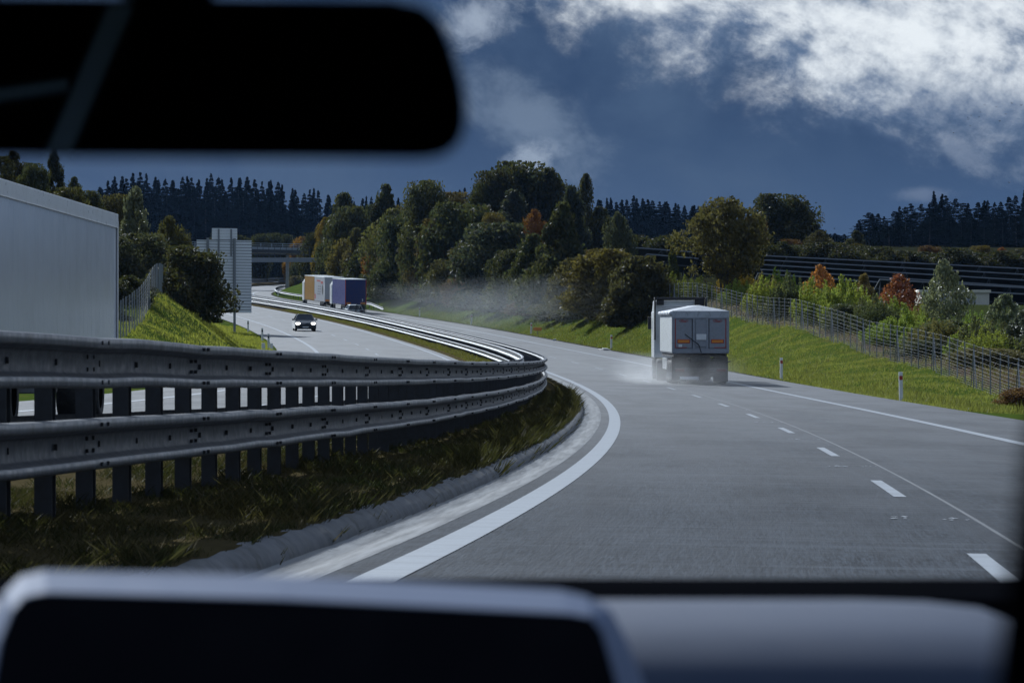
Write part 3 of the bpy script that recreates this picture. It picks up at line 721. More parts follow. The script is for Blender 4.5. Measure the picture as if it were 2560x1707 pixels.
# --- white box trailer on the opposite carriageway, left
A, B = at(293, 540, 66.8), at(0, 452, 53.6)
zt = 3.71; zg = float(zroad(62, -8.3))
dv = Vector((B.x - A.x, B.y - A.y, 0)).normalized()           # towards its cab
wt = thing('box_trailer', 'tall plain white box trailer passing on the opposite carriageway at the left edge', 'lorry trailer', (A.x, A.y, zg), (0, 0, math.atan2(dv.y, dv.x) - PI / 2))
Ht = zt - zg; Lt = 13.6                                        # local y runs towards the cab, its left side (x<0... +x) faces us
fx = 1.0
mb = MB().box((1.27, Lt / 2, (Ht + 1.12) / 2 - .01), (2.52, Lt, Ht - 1.14)); mb.build('box_body', M['trailer_side'], wt, .012)
mb = MB().box((1.27, Lt / 2, Ht - .10), (2.58, Lt + .02, .25)); mb.box((1.27, Lt / 2, Ht - .228), (2.60, Lt + .03, .02)); mb.box((-.006, Lt / 2, 1.2), (.03, Lt, .12)); mb.build('top_rail', M['white_paint'], wt, .01)
mb = MB().box((1.27, -.03, (Ht + 1.1) / 2), (2.56, .05, Ht - 1.1)); mb.box((-.012, .03, (Ht + 1.1) / 2), (.03, .10, Ht - 1.3)); mb.build('rear_frame', M['alu'], wt, .01)
mb = MB()
for k in range(27): mb.box((-.010, .5 + k * .5, (Ht + 1.0) / 2), (.002, .006, Ht - 1.5))
mb.build('panel_seam', M['trailer_side'], wt)
mb = MB().box((1.27, 6.5, 1.0), (1.0, 13, .25)); mb.box((1.27, .1, .75), (2.3, .15, .3)); mb.box((.25, 7.9, .8), (.4, 1.6, .55)); mb.build('chassis', M['chassis'], wt, .02)
MB().box((.12, 9.35, .78), (.35, .7, .5)).build('pallet_box', M['alu'], wt, .02)
for y in (1.9, 3.2, 4.5):
    for x in (.22, 2.34): wheel(wt, x, y, .5, .38, M['galv'])
for x in (.35, 2.2): MB().box((x, 10.2, .55), (.12, .14, 1.0)).box((x, 10.2, .06), (.3, .3, .08)).build('landing_leg', M['chassis'], wt)
wc = thing('lorry_cab', 'white tractor unit pulling the tall plain white box trailer', 'lorry', tuple(Vector((A.x, A.y, zg)) + dv * 9.6), wt.rotation_euler)
MB().box((1.27, 5.6, 2.2), (2.45, 2.2, 2.5)).box((1.27, 5.5, 3.5), (2.3, 1.9, .3), taper=.9).build('body', M['white_paint'], wc, .05)
MB().box((1.27, 3.0, .85), (1.0, 6.4, .3)).build('chassis', M['chassis'], wc, .02)
MB().box((1.27, 6.71, 2.6), (2.2, .04, .9)).build('windscreen', M['glass_dark'], wc)
for x in (.3, 2.24): wheel(wc, x, 1.9, .5, .5, M['galv']); wheel(wc, x, 5.5, .5, .36, M['galv'])

# --- passenger cars
def car(name, label, loc, rot, paint, kind='saloon', lights=False, group=None):
    """origin under the rear bumper centre, y forward, 4.6 m long"""
    t = thing(name, label, 'car', loc, rot, group)
    L = 4.6; W = .92
    roof = 1.45
    side = [(0.05, .32), (0.0, .62), (.06, .92), (.30, 1.0), (3.2, .98), (4.1, .86), (4.5, .72), (4.6, .5), (4.52, .25), (4.2, .2), (.4, .2)]
    mb = MB(); ns = 7; secs = []
    for x, k in ((-W, .90), (-W * .97, 1.0), (-W * .6, 1.015), (0, 1.02), (W * .6, 1.015), (W * .97, 1.0), (W, .90)):
        secs.append([(x, 2.3 + (p[0] - 2.3) * (1 - .10 * (abs(x) / W) ** 3), .5 + (p[1] - .5) * k) for p in side])
    n = len(side); vs = [p for s_ in secs for p in s_]
    fs = [(i * n + j, i * n + (j + 1) % n, (i + 1) * n + (j + 1) % n, (i + 1) * n + j) for i in range(ns - 1) for j in range(n)] + [tuple(range(n)), tuple(range((ns - 1) * n, ns * n))]
    mb.add(vs, fs); mb.build('body', paint, t, .03, smooth=False)
    if kind == 'saloon': gh = [(.75, .97), (1.35, 1.40), (2.6, 1.42), (3.42, .96)]
    else: gh = [(.12, .97), (.40, 1.40), (2.5, 1.42), (3.35, .96)]
    gx = lambda z: .80 - (z - .96) * .42
    vs = []
    for sg in (-1, 1): vs += [(sg * gx(z), y, z) for y, z in gh]
    MB().add(vs, [(0, 1, 2, 3), (7, 6, 5, 4), (0, 4, 5, 1), (2, 6, 7, 3), (3, 7, 4, 0), (1, 5, 6, 2)]).build('window_band', M['glass_dark'], t, .02)
    y0, y1 = gh[1][0], gh[2][0]
    mb = MB().box((0, (y0 + y1) / 2, 1.425), (1.24, y1 - y0 + .12, .06), taper=.9)
    for sg in (-1, 1):
        for a, b in ((gh[0], gh[1]), (gh[2], gh[3])): mb.tube((sg * (gx(a[1]) + .01), a[0], a[1]), (sg * (gx(b[1]) + .01), b[0], b[1]), .045, 6)
        mb.tube((sg * (gx(.97) + .01), (y0 + y1) / 2, .97), (sg * (gx(1.4) + .01), (y0 + y1) / 2 - .05, 1.4), .03, 6)
    mb.build('roof', paint, t, .02)
    for sg in (-1, 1):
        MB().box((sg * 1.0, 3.05, 1.0), (.20, .10, .14)).build('wing_mirror', paint, t, .03)
        lm = MB().box((sg * .66, 4.47, .68), (.34, .12, .13)); lm.build('headlight', M['lamp'] if lights else M['chrome'], t, .03)
        MB().box((sg * .68, .02, .78), (.36, .1, .14)).build('tail_lamp', M['red_lamp'], t, .02)
    MB().box((0, 4.59, .50), (.95, .06, .22)).box((0, 4.55, .30), (1.4, .08, .12)).build('grille', M['black_plastic'], t, .02)
    MB().box((0, 4.625, .38), (.52, .012, .11)).build('number_plate', M['plastic_white'], t)
    for x in (-.80, .80):
        for y in (.85, 3.65): wheel(t, x, y, .33, .22, M['alu'])
    return t
loc, rot = road_pose(316.5, -9.75, True)
car('black_car', 'black car with headlights on, coming towards us on the opposite carriageway', loc, rot, M['black_paint'], lights=True)
loc, rot = road_pose(398, 2.1)
wcar = car('white_car', 'white car with bicycles on its tail, before the blue trailer, half behind the barrier', loc, rot, M['white_paint'], 'estate')
MB().box((0, -.2, .65), (1.0, .5, .06)).tube((0, -.05, .65), (0, -.1, 1.1), .03, 6).build('bicycle_rack', M['black_plastic'], wcar)
def bicycle(label, loc, rot):
    t = thing('bicycle', label, 'bicycle', loc, rot, 'bicycles on the car rack')
    for x in (-.52, .52):
        mb = MB()
        for k in range(24):
            a0, a1 = 2 * PI * k / 24, 2 * PI * (k + 1) / 24; mb.tube((x + .33 * math.cos(a0), 0, .33 + .33 * math.sin(a0)), (x + .33 * math.cos(a1), 0, .33 + .33 * math.sin(a1)), .022, 5)
        for k in range(8): a0 = 2 * PI * k / 8; mb.tube((x, 0, .33), (x + .32 * math.cos(a0), 0, .33 + .32 * math.sin(a0)), .004, 3)
        mb.build('wheel', M['rubber'], t)
    mb = MB(); pts = [(-.52, .33), (-.12, .30), (.40, .82), (-.2, .80)]
    for a, b in ((0, 1), (1, 2), (2, 3), (3, 1), (0, 3)): mb.tube((pts[a][0], 0, pts[a][1]), (pts[b][0], 0, pts[b][1]), .02, 6)
    mb.tube((.40, 0, .82), (.52, 0, .33), .018, 6).tube((.36, -.0, .95), (.42, 0, .8), .018, 6); mb.build('frame', M['black_plastic'], t)
    MB().tube((.36, -.28, .98), (.36, .28, .98), .015, 6).build('handlebar', M['black_plastic'], t)
    MB().box((-.24, 0, .92), (.26, .14, .05)).tube((-.2, 0, .78), (-.22, 0, .92), .014, 6).build('saddle', M['black_plastic'], t, .02)
    return t
Mx = Matrix.Translation(loc) @ Matrix.Rotation(rot[2], 4, 'Z')
bicycle('inner bicycle on the white car rack, nearest the boot', tuple(Mx @ Vector((.25, -.22, .66))), rot)
bicycle('outer bicycle on the white car rack, its wheel sticking out at the right', tuple(Mx @ Vector((.35, -.38, .66))), rot)

# --- blue trailer and the yellow and white lorry ahead of it
def lorry(name, label, s, u, boxes, group=None, cab_y=None, cabm=M['white_paint'], doors=M['blue_tarp'], cat='lorry'):
    loc, rot = road_pose(s, u); t = thing(name, label, cat, loc, rot, group)
    end = 0
    for k, (y0, y1, h, m, nm) in enumerate(boxes):
        b = MB().box((0, (y0 + y1) / 2, (h + 1.05) / 2), (2.50, y1 - y0, h - 1.05)).build(nm, m, t, .02)
        MB().box((0, (y0 + y1) / 2, h + .02), (2.54, y1 - y0 + .02, .10)).build('roof_cover', M['white_paint'], t, .02)
        end = max(end, y1)
    y0 = boxes[0][0]; h = boxes[0][2]
    MB().box((0, y0 - .02, (h + 1.1) / 2), (2.36, .05, h - 1.2)).box((0, y0 - .05, 1.95), (2.2, .02, .03)).build('rear_doors', doors, t, .01)
    mb = MB()
    for x in (-1.22, 1.22): mb.box((x, y0 - .03, (h + 1.0) / 2), (.09, .08, h - 1.0))
    mb.build('rear_frame', M['red'] if doors is M['blue_tarp'] else M['alu'], t)
    for x in (-.85, .85): MB().box((x, y0 - .07, 1.22), (.55, .04, .22)).build('marker_plate', M['orange'], t)
    MB().box((.8, y0 - .07, 1.6), (.12, .03, .3)).build('door_label', M['plastic_white'], t)
    MB().box((0, end / 2 + .2, .85), (1.0, end, .3)).box((0, .1, .6), (2.3, .15, .14)).build('chassis', M['chassis'], t, .02)
    for y in (1.6, 2.9, 4.2, end - 1.5):
        for x in (-1.05, 1.05): wheel(t, x, y, .5, .38, M['galv'], hub=False)
    for y in np.arange(5.5, end - 3, 1.4): MB().box((-1.2, y, .75), (.05, 1.2, .5)).build('side_guard', M['alu'], t)
    if cab_y:
        MB().box((0, cab_y, 2.1), (2.46, 2.2, 2.4)).box((0, cab_y - .1, 3.45), (2.3, 1.9, .3), taper=.9).build('cab', cabm, t, .05)
        for x in (-1.05, 1.05): wheel(t, x, cab_y + .2, .5, .36, M['galv'], hub=False)
    return t
lorry('blue_lorry', 'lorry with dark blue rear doors and violet side behind the white car', 428, 5.5, [(0, 13.6, 4.0, M['violet_tarp'], 'box_body')], cab_y=15.6)
yl = lorry('yellow_lorry', 'lorry with pale grey and yellow side panels, ahead of the dark blue trailer', 449, 5.4, [(0, 10.5, 4.05, M['lorry_grey'], 'rear_box'), (10.7, 21.5, 4.1, M['yellow_tarp'], 'front_box')], cab_y=23.4, doors=M['lorry_grey'])
mb = MB()
for k in range(4):
    for q in range(2): mb.box((-1.262, 4.0 + q * 1.8 + k * .2, 2.9 - k * .32), (.012, 1.2, .08))
mb.lathe([(-.006, .0), (-.006, .62)], 20, 'x', 0, Matrix.Translation((-1.262, 1.7, 2.5))); mb.build('side_print', M['black_plastic'], yl)
MB().box((-1.262, 2.4, 3.4), (.012, 2.2, .3)).box((-1.262, 6, 3.6), (.012, 3.5, .18)).box((-1.262, 9.6, 1.6), (.012, 1.1, .6)).build('side_band', M['red'], yl)
loc, rot = road_pose(588, 5.3)
vn = thing('white_van', 'white van with dark rear window driving away beside the large sign', 'van', loc, rot)
MB().prism([(0, .35), (5.2, .35), (5.2, 1.1), (4.3, 1.35), (3.5, 2.45), (.1, 2.55), (0, 1.4)], -1.0, 1.0, 'x').build('body', M['white_paint'], vn, .06)
MB().box((0, -.01, 1.75), (1.5, .06, .7)).build('rear_window', M['glass_dark'], vn, .02)
MB().box((0, -.03, .5), (1.9, .1, .25)).build('bumper', M['black_plastic'], vn, .03)
MB().lathe([(-.02, .0), (-.02, .12), (.02, .12)], 16, 'y', 0, Matrix.Translation((0, -.02, 1.22))).build('emblem', M['chassis'], vn)
MB().box((-.2, 1.5, 2.75), (1.2, 1.6, .4)).build('roof_box', M['plastic_white'], vn, .08)
for x in (-.9, .9):
    MB().box((x, -.02, 1.1), (.14, .06, .6)).build('tail_lamp', M['red_lamp'], vn, .02)
    for y in (.9, 4.2): wheel(vn, x, y, .35, .24, M['alu'], hub=False)

# ------------------------------------------------------------------ large sign seen from behind
x, y = plan(300, -16.4); zg = float(zground(300, -16.4))
th = float(frame(300)[3])
sg = thing('road_sign', 'large plank backed motorway direction sign seen from behind, on tall grey poles', 'road sign', (float(x), float(y), zg), (0, 0, -th + .30))
px_m = F_PX / float(y)
def X_(px): return (px - 578.5) / px_m
def Z_(py): return (YH - py) / px_m + EYE - zg
mb = MB(); h = .245; z = Z_(782); top = Z_(600); k = 0
while z < top - .02:
    hh = min(h, top - z); mb.box(((X_(484) + X_(628)) / 2, -.02 + (.004 if k % 2 else 0), z + hh / 2 - .006), (X_(628) - X_(484), .045, hh - .06)); z += h; k += 1
mb.box(((X_(484) + X_(628)) / 2, .02, (Z_(782) + top) / 2), (X_(628) - X_(484) - .02, .02, top - Z_(782) - .02), 1); mb.build('main_panel', [M['sign_back'], M['post_grey']], sg)
mb = MB(); z = top + .02
while z < Z_(572):
    hh = min(h, Z_(571) - z); mb.box(((X_(524) + X_(590)) / 2, -.02, z + hh / 2), (X_(590) - X_(524), .045, hh - .012)); z += h
mb.build('top_panel', M['sign_back'], sg)
for px, zb in ((582, -.4), (512, -.4)):
    MB().box((X_(px), -.13, (zb + Z_(596)) / 2), (.17, .17, Z_(596) - zb)).build('pole', M['post_grey'], sg, .01)
for px in (541, 574): MB().box((X_(px), -.075, (Z_(640) + Z_(573)) / 2), (.13, .06, Z_(573) - Z_(640))).build('stiffener', M['post_grey'], sg)
MB().tube((X_(556), -.06, Z_(664)), (X_(556), -.06, Z_(664)), .001).box((X_(512), -.06, Z_(690)), (.3, .03, .05)).build('clamp', M['post_grey'], sg)

# ------------------------------------------------------------------ overpass and sign gantry
ov0 = at(716, 736, 652)
zb = ground_at(ov0.x, ov0.y)
ov = thing('overpass_bridge', 'dark girder overpass bridge with grey railing crossing the motorway', 'bridge', (ov0.x, ov0.y, zb))
def OX(px): return (px - 716) * 652 / F_PX
def OZ(py): return (YH - py) * 652 / F_PX + EYE - zb
sl_ = Matrix.Rotation(.02, 4, 'Y')
MB().box((OX(640), 3, OZ(627)), (26, 6, .9), 0, sl_).build('deck', M['bridge_dark'], ov, .05)
MB().box((OX(640), -.1, OZ(622.5)), (26, .2, .35), 0, sl_).build('edge_beam', M['bridge_paint'], ov)
MB().box((0, 3, OZ(636) / 2 - 1), (.55, 1.2, OZ(636) + 2)).build('pier', M['concrete'], ov, .04)
MB().box((OX(780), 3, OZ(640) / 2 - 1), (1.6, 7, OZ(640) + 2)).build('abutment', M['concrete'], ov)
rl = MB()
for py in (609.5, 614.5, 619.5): rl.box((OX(640), 0, OZ(py)), (26, .09, .10), 0, sl_)
for k in range(14): xx = OX(640) - 13 + k * 1.98; rl.box((xx, 0, OZ(615) - .02 * (xx - OX(640))), (.14, .12, .95))
rl.build('railing', M['bridge_paint'], ov)
gx_, gy_ = plan(518, 12.0); gz = float(zground(518, 12.0)); gx_, gy_ = float(gx_), float(gy_)
ga = thing('sign_gantry', 'grey sign gantry over the far carriageway in front of the bridge', 'gantry', (gx_, gy_, gz))
def GZ(py): return (YH - py) * gy_ / F_PX + EYE - gz
MB().box((0, 0, GZ(652) / 2 - .3), (.48, .48, GZ(652) + .6)).build('column', M['bridge_paint'], ga, .03)
MB().box((-13.5, 0, (GZ(652)) / 2 - .3), (.48, .48, GZ(652) + .6)).build('column', M['bridge_paint'], ga, .03)
gb = MB().box((-6.6, 0, GZ(650)), (14.2, .5, .62)); 
for k in range(17): gb.box((-13.4 + k * .84, -.27, GZ(650)), (.10, .06, .66))
gb.build('cross_beam', M['bridge_paint'], ga, .02)
gl = MB()
for zz in (.75, 1.35, 1.95): gl.box((-7.4, .5, GZ(650) + zz), (12.5, .07, .07))
for k in range(16): gl.box((-13.6 + k * .83, .5, GZ(650) + 1.2), (.07, .07, 1.7))
gl.build('service_rail', M['bridge_dark'], ga)
MB().box((-10.9, -.3, GZ(650) + 1.1), (.35, .12, 1.6)).build('sign_bracket', M['bridge_paint'], ga)

# ------------------------------------------------------------------ solar racks on the hill and the cream hut
def rack(px0, py0, px1, py1, Y, label, low=1.25, tilt=.45, depth=3.2):
    a, b = at(px0, py0, Y), at(px1, py1, Y + 3); d = b - a; L = d.length; yaw = math.atan2(d.y, d.x)
    t = thing('solar_rack', label, 'solar rack', tuple(a), (0, -math.asin(d.z / L), yaw), 'solar racks in rows on the hill')
    dz = -depth * math.sin(tilt)
    c, s_ = math.cos(tilt), math.sin(tilt)
    R = Matrix.Rotation(-tilt, 4, 'X')
    MB().box((L / 2, depth / 2, .0), (L, depth, .04), 0, R).build('panel_field', M['panel_back'], t)
    mb = MB().box((L / 2, -.04, -.05), (L, .07, .11))
    mb.box((L / 2, depth * .5, -.10), (L, .06, .10), 0, R)
    n = max(2, int(L / 3.6)); w = L / n
    for k in range(n + 1): mb.box((k * w, depth * .30, -.06), (.09, depth * .62, .09), 0, R); 
    mb.build('rail', M['rack_rail'], t)
    for k in range(n + 1):
        for y_, z_, h_ in ((.25, -2.2, 4.2), (depth * c * .85, -2.9, 3.6)): MB().box((min(k * w + .1, L - .05), y_, z_), (.09, .09, h_)).build('support_post', M['galv_dark'], t)
    return t
rack(1870, 636, 2640, 674, 352, 'farthest and highest solar rack row on the hill')
rack(1860, 646, 2660, 690, 343, 'second solar rack row from the top of the hill')
rack(1850, 657, 2680, 706, 334, 'third solar rack row from the top of the hill')
rack(1840, 668, 2700, 724, 325, 'fourth solar rack row from the top of the hill')
rack(1895, 682, 2720, 742, 316, 'fifth solar rack row from the top, behind the red maple')
rack(2200, 697, 2740, 728, 307, 'sixth solar rack row, just above the cream hut roof')
rack(2400, 725, 2760, 744, 298, 'lowest solar rack row, right of the cream hut')
rack(1575, 617, 1735, 629, 360, 'short upper solar rack row left of the lone lit tree')
rack(1618, 634, 1745, 645, 352, 'short lower solar rack row left of the lone lit tree')
hc = at(2387, 800, 296); hz = ground_at(hc.x, hc.y)
hut = thing('transformer_hut', 'small cream flat roofed hut half hidden by the silvery maple', 'hut', (hc.x, hc.y, hz), (0, 0, .05))
ht = (YH - 728) * 296 / F_PX + EYE - hz
MB().box((0, 1.3, ht / 2 - .5), (5.7, 2.6, ht + 1 - .2)).build('wall', M['cream'], hut, .02)
MB().box((0, 1.3, ht - .02), (5.95, 2.9, .24)).build('roof', M['cream'], hut, .03)
MB().box((-1.2, -.012, ht / 2 - .3), (1.0, .03, 1.9)).build('door', M['bridge_paint'], hut, .01)
MB().box((1.4, -.012, ht - .75), (.7, .03, .4)).build('vent', M['bridge_paint'], hut, .01)

# ------------------------------------------------------------------ small things on the verge, birds
def on_verge(px, py, Y):
    p = at(px, py, Y); return (p.x, p.y, ground_at(p.x, p.y))
o = thing('orange_plate', 'small orange plate on a thin post on the shaded right verge', 'sign', on_verge(1344, 830, 318), (0, 0, .1))
MB().box((0, 0, .55), (.72, .03, .30)).build('plate', M['orange'], o, .01); MB().box((0, .03, .2), (.05, .05, .9)).build('post', M['galv_dark'], o)
o = thing('drain_slab', 'pale concrete drain slab lying on the right verge by a marker post', 'drain slab', on_verge(1512, 868, 266), (.12, .05, .2))
MB().box((0, 0, .06), (.85, .9, .12)).box((.1, 0, .14), (.55, .5, .06)).build('slab', M['concrete'], o, .03)
MB().box((.0, -.1, .19), (.4, .35, .05)).build('cover', M['plastic_white'], o, .02)
o = thing('white_pipe_end', 'small white pipe end lying in the shaded verge grass', 'pipe', on_verge(1387, 846, 300), (.1, 0, .5))
MB().tube((-.15, 0, .12), (.15, .1, .16), .07, 10).build('pipe', M['plastic_white'], o)
for px, py, w, lab in ((645, 862, .25, 'small white marker stone in the grass tip, left one'), (668, 866, .22, 'small white marker stone in the grass tip, right one')):
    s_, u_ = 238 if px < 650 else 240, -15.3 if px < 650 else -14.75
    x, y = plan(s_, u_); o = thing('marker_stone', lab, 'marker stone', (float(x), float(y), float(zground(s_, u_))), (0, 0, .2))
    MB().box((0, 0, .2), (w, .16, .5), taper=.85).build('stone', M['plastic_white'], o, .03)
birds = [(2421, 261), (2440, 267), (2462, 263), (2491, 268), (2423, 283), (2428, 289), (2420, 294), (2420, 299), (2447, 293), (2451, 281), (2426, 315), (2376, 307), (2384, 333), (2499, 303), (2515, 286), (2530, 259), (2553, 264), (2488, 257), (2086, 572), (2490, 441), (2523, 457)]
for i, (px, py) in enumerate(birds):
    a = random.uniform(0, 6.28); up = random.uniform(.05, .22); s_ = random.uniform(.8, 1.2)
    V = [(0, .22, 0), (.04, 0, .03), (0, -.2, 0), (-.04, 0, .03), (0, 0, -.04), (.36, -.06, up), (-.36, -.06, up), (.05, .1, .02), (-.05, .1, .02), (.05, -.07, .02), (-.05, -.07, .02)]
    V = [Vector(v) * s_ for v in V]
    mb = MB().add(V, [(0, 1, 4), (0, 4, 3), (2, 4, 1), (2, 3, 4), (0, 3, 2, 1), (7, 5, 9), (8, 10, 6)])
    o = mb.build('bird', M['feather']); o.location = at(px, py, 620 + 30 * random.random()); o.rotation_euler = (0, 0, a)
    where = 'flock' if i < 18 else 'lone'
    lab = ('tiny dark bird in the flock before the grey cloud edge, %s' % ['far left low', 'left of the centre'][0]) if False else None
    ordn = ['topmost', 'second', 'third', 'fourth', 'fifth', 'sixth', 'seventh', 'eighth', 'ninth', 'tenth', 'eleventh', 'twelfth', 'thirteenth', 'fourteenth', 'fifteenth', 'sixteenth', 'seventeenth', 'eighteenth']
    if i < 18:
        rank = sorted(range(18), key=lambda q: birds[q][0]).index(i)
        lab = 'tiny dark bird under the grey cloud, %s of the flock counted from its left end' % (ordn[rank] if rank else 'first')
    else: lab = ['lone dark speck of a bird over the low forest dip', 'lone bird under the flock, upper one over the tall spruces', 'lone bird under the flock, lower one over the tall spruces'][i - 18]
    tag(o, lab, 'bird', 'birds in the storm sky')

# ------------------------------------------------------------------ our own car around the camera
M['cabin'] = mat('black cabin lining', (.004, .0045, .006), .9, 0, .2, 3, spec=0)
M['mirror_glass'] = mat('mirror glass', (.75, .78, .8), .02, 1, .02, 1, rvar=.0)
M['frame_silver'] = mat('satin silver trim', (.20, .25, .37), .6, .0, .04, 5, spec=.2)
M['dash_grey'] = mat('grey dashboard skin', (.062, .080, .125), .6, 0, .05, 6, spec=.15)
M['screen_glass'] = mat('dark screen glass', (.0015, .002, .006), .4, 0, .1, 3, spec=.08)
M['trim_grey'] = mat('grey pillar trim', (.40, .58, .75), .7, 0, .05, 3)
cb = thing('car_cabin', 'dark car interior around us: mirror, dashboard, display and seat edge', 'car', (-.3, .6, 0), (0, 0, 0))
inv = Matrix.Translation(cb.location).inverted()
def part(o, parent=cb):
    o.parent = parent
    if parent is cb: o.matrix_parent_inverse = inv
    return o
def plate(name, outline, Yf, thick, m, bevel, parent=None, tilt=0.0, holes=None):
    """flat-faced body whose front outline is given by its points, real thickness away from us"""
    fr = [at(px, py, Yf - tilt * (py - 1500) + (.022 if holes else 0)) for px, py in outline]; n = len(fr)
    cen = sum(fr, Vector()) / n
    eye = Vector((0, 0, EYE)); k_ = (Yf + thick) / Yf
    bk = [eye + (cen + (p - cen) * .97 - eye) * k_ for p in fr]
    mb = MB()
    if holes is None:
        mb.add(fr + bk, [tuple(range(n))] + [tuple(range(2 * n - 1, n - 1, -1))] + [(i, n + i, n + (i + 1) % n, (i + 1) % n) for i in range(n)])
    else:
        inn = [at(px, py, Yf - tilt * (py - 1500)) for px, py in holes]; bk2 = [p + Vector((0, thick * .5, 0)) for p in inn]
        mb.add(fr + bk + inn + bk2, [(i, (i + 1) % n, 2 * n + (i + 1) % n, 2 * n + i) for i in range(n)] + [(i, n + i, n + (i + 1) % n, (i + 1) % n) for i in range(n)] +
               [(2 * n + i, 2 * n + (i + 1) % n, 3 * n + (i + 1) % n, 3 * n + i) for i in range(n)] + [tuple(range(2 * n - 1, n - 1, -1))])
    return part(mb.build(name, m, None, bevel, seg=3), parent or cb)
mo = [(x_ + 20 * (x_ > 900), y_ + 24) for x_, y_ in [(-420, 362), (150, 372), (1040, 376), (1092, 366), (1128, 338), (1146, 296), (1148, 240), (1138, 180), (1112, 90), (1084, 30), (1040, -10), (960, -28), (-420, -40)]]
hs = plate('rear_view_mirror', mo, 1.35, .04, M['cabin'], .006)
mc = sum((Vector(p).to_2d() for p in mo), Vector((0, 0))) / len(mo)
mi = [(mc.x + (p[0] - mc.x) * .965, mc.y + (p[1] - mc.y) * .93) for p in mo]
fr = [at(px, py, 1.347) for px, py in mi]
part(MB().add(fr, [tuple(range(len(fr)))]).build('mirror_glass', M['mirror_glass']), hs)
part(MB().tube((at(420, -20, 1.38)), (at(430, -300, 1.3)), .018, 10).build('mirror_stalk', M['cabin']), hs)
so_ = [(-90, 1780), (-30, 1570), (8, 1482), (50, 1440), (110, 1426), (700, 1438), (1400, 1474), (1470, 1490), (1530, 1525), (1570, 1600), (1640, 1780)]
si_ = [(-30, 1780), (2, 1600), (30, 1530), (62, 1494), (115, 1483), (700, 1500), (1420, 1536), (1478, 1546), (1504, 1580), (1522, 1640), (1560, 1780)]
ds = plate('display_frame', so_, 1.9, .025, M['frame_silver'], .003, holes=si_, tilt=.0001)
fr = [at(px, py, 1.903 - .0001 * (py - 1500)) for px, py in si_]
part(MB().add(fr, [tuple(range(len(fr)))]).build('display_glass', M['screen_glass']), ds)
# dashboard: rounded skin with a dark edge before the windscreen
prof = [(2.05, -.24), (2.02, -.150), (1.90, -.128), (1.74, -.118), (1.66, -.110), (1.60, -.109), (1.555, -.112), (1.52, -.117), (1.495, -.130), (1.475, -.150), (1.465, -.19), (1.46, -.3), (2.05, -.3)]
xs_d = [-.75, .0, .05, .16, .19, .215, .24, .27]; kd = [1, 1, 1, 1, .995, .98, .93, .8]
mb = MB(); vs = []
for x, k in zip(xs_d, kd): vs += [(x * 1.36, p[0] * 1.36, EYE + 1.36 * (-.3 + (p[1] + .3) * k)) for p in prof]
n = len(prof); mb.add(vs, [(i * n + j, i * n + (j + 1) % n, (i + 1) * n + (j + 1) % n, (i + 1) * n + j) for i in range(len(xs_d) - 1) for j in range(n)] + [tuple(range(n)), tuple(range((len(xs_d) - 1) * n, len(xs_d) * n))])
part(mb.build('dashboard', M['dash_grey'], smooth=True))
part(MB().prism([(2.80, EYE - .4), (3.05, EYE - .4), (3.04, EYE - .184), (2.86, EYE - .1785), (2.80, EYE - .186)], -1.1, .9, 'x').build('windscreen_ledge', M['cabin'], bevel=.006))
sp_ = [(2800, 820), (2610, 930), (2562, 1080), (2535, 1300), (2510, 1500), (2478, 1780), (5200, 1780), (5200, 820)]
plate('front_seat', sp_, .85, .12, M['cabin'], .006)
# shell: roof, sides, back and floor of the cabin
part(MB().box((-.29, .05, EYE + .42), (1.9, 2.3, .06)).build('roof_lining', M['cabin'], bevel=.02))
part(MB().box((-.29, -1.12, EYE - .25), (1.9, .08, 1.3)).build('rear_wall', M['cabin']))
part(MB().box((-.29, .4, EYE - .85), (1.9, 3.0, .06)).build('floor_pan', M['cabin']))
for x in (-1.22, .64):
    part(MB().box((x, .4, EYE - .50), (.06, 3.6, .70)).build('door_panel', M['cabin'], bevel=.02))
    part(MB().tube((x, 2.9, EYE - .2), (x + (.05 if x < 0 else -.05), 1.15, EYE + .42), .05, 8).build('windscreen_pillar', M['cabin']))
    part(MB().box((x, -.1, EYE + .13), (.06, .16, .6)).build('door_pillar', M['cabin']))
# belt-like pillar trim that shows as a slanting stripe in the mirror
def refl(px, py, dist):
    p = at(px, py, 1.347); d = (p - Vector((0, 0, EYE))).normalized(); d.y = -d.y; return p + d * dist
a, b = refl(330, -60, 2.3), refl(135, 400, 2.3)
w = Vector((.011, 0, 0))
part(MB().add([a - w, a + w, b + w, b - w, a - w - Vector((0, .02, 0)), a + w - Vector((0, .02, 0)), b + w - Vector((0, .02, 0)), b - w - Vector((0, .02, 0))], [(0, 1, 2, 3), (7, 6, 5, 4), (0, 4, 5, 1), (1, 5, 6, 2), (2, 6, 7, 3), (3, 7, 4, 0)]).build('rear_trim', M['trim_grey']))
a, b = refl(-160, 262, 2.3), refl(165, 212, 2.3); w = Vector((0, 0, .006))
part(MB().add([a - w, b - w * .8, b + w * .8, a + w, a - w - Vector((0, .02, 0)), b - w - Vector((0, .02, 0)), b + w - Vector((0, .02, 0)), a + w - Vector((0, .02, 0))], [(0, 1, 2, 3), (7, 6, 5, 4), (0, 4, 5, 1), (1, 5, 6, 2), (2, 6, 7, 3), (3, 7, 4, 0)]).build('rear_trim', M['trim_grey']))

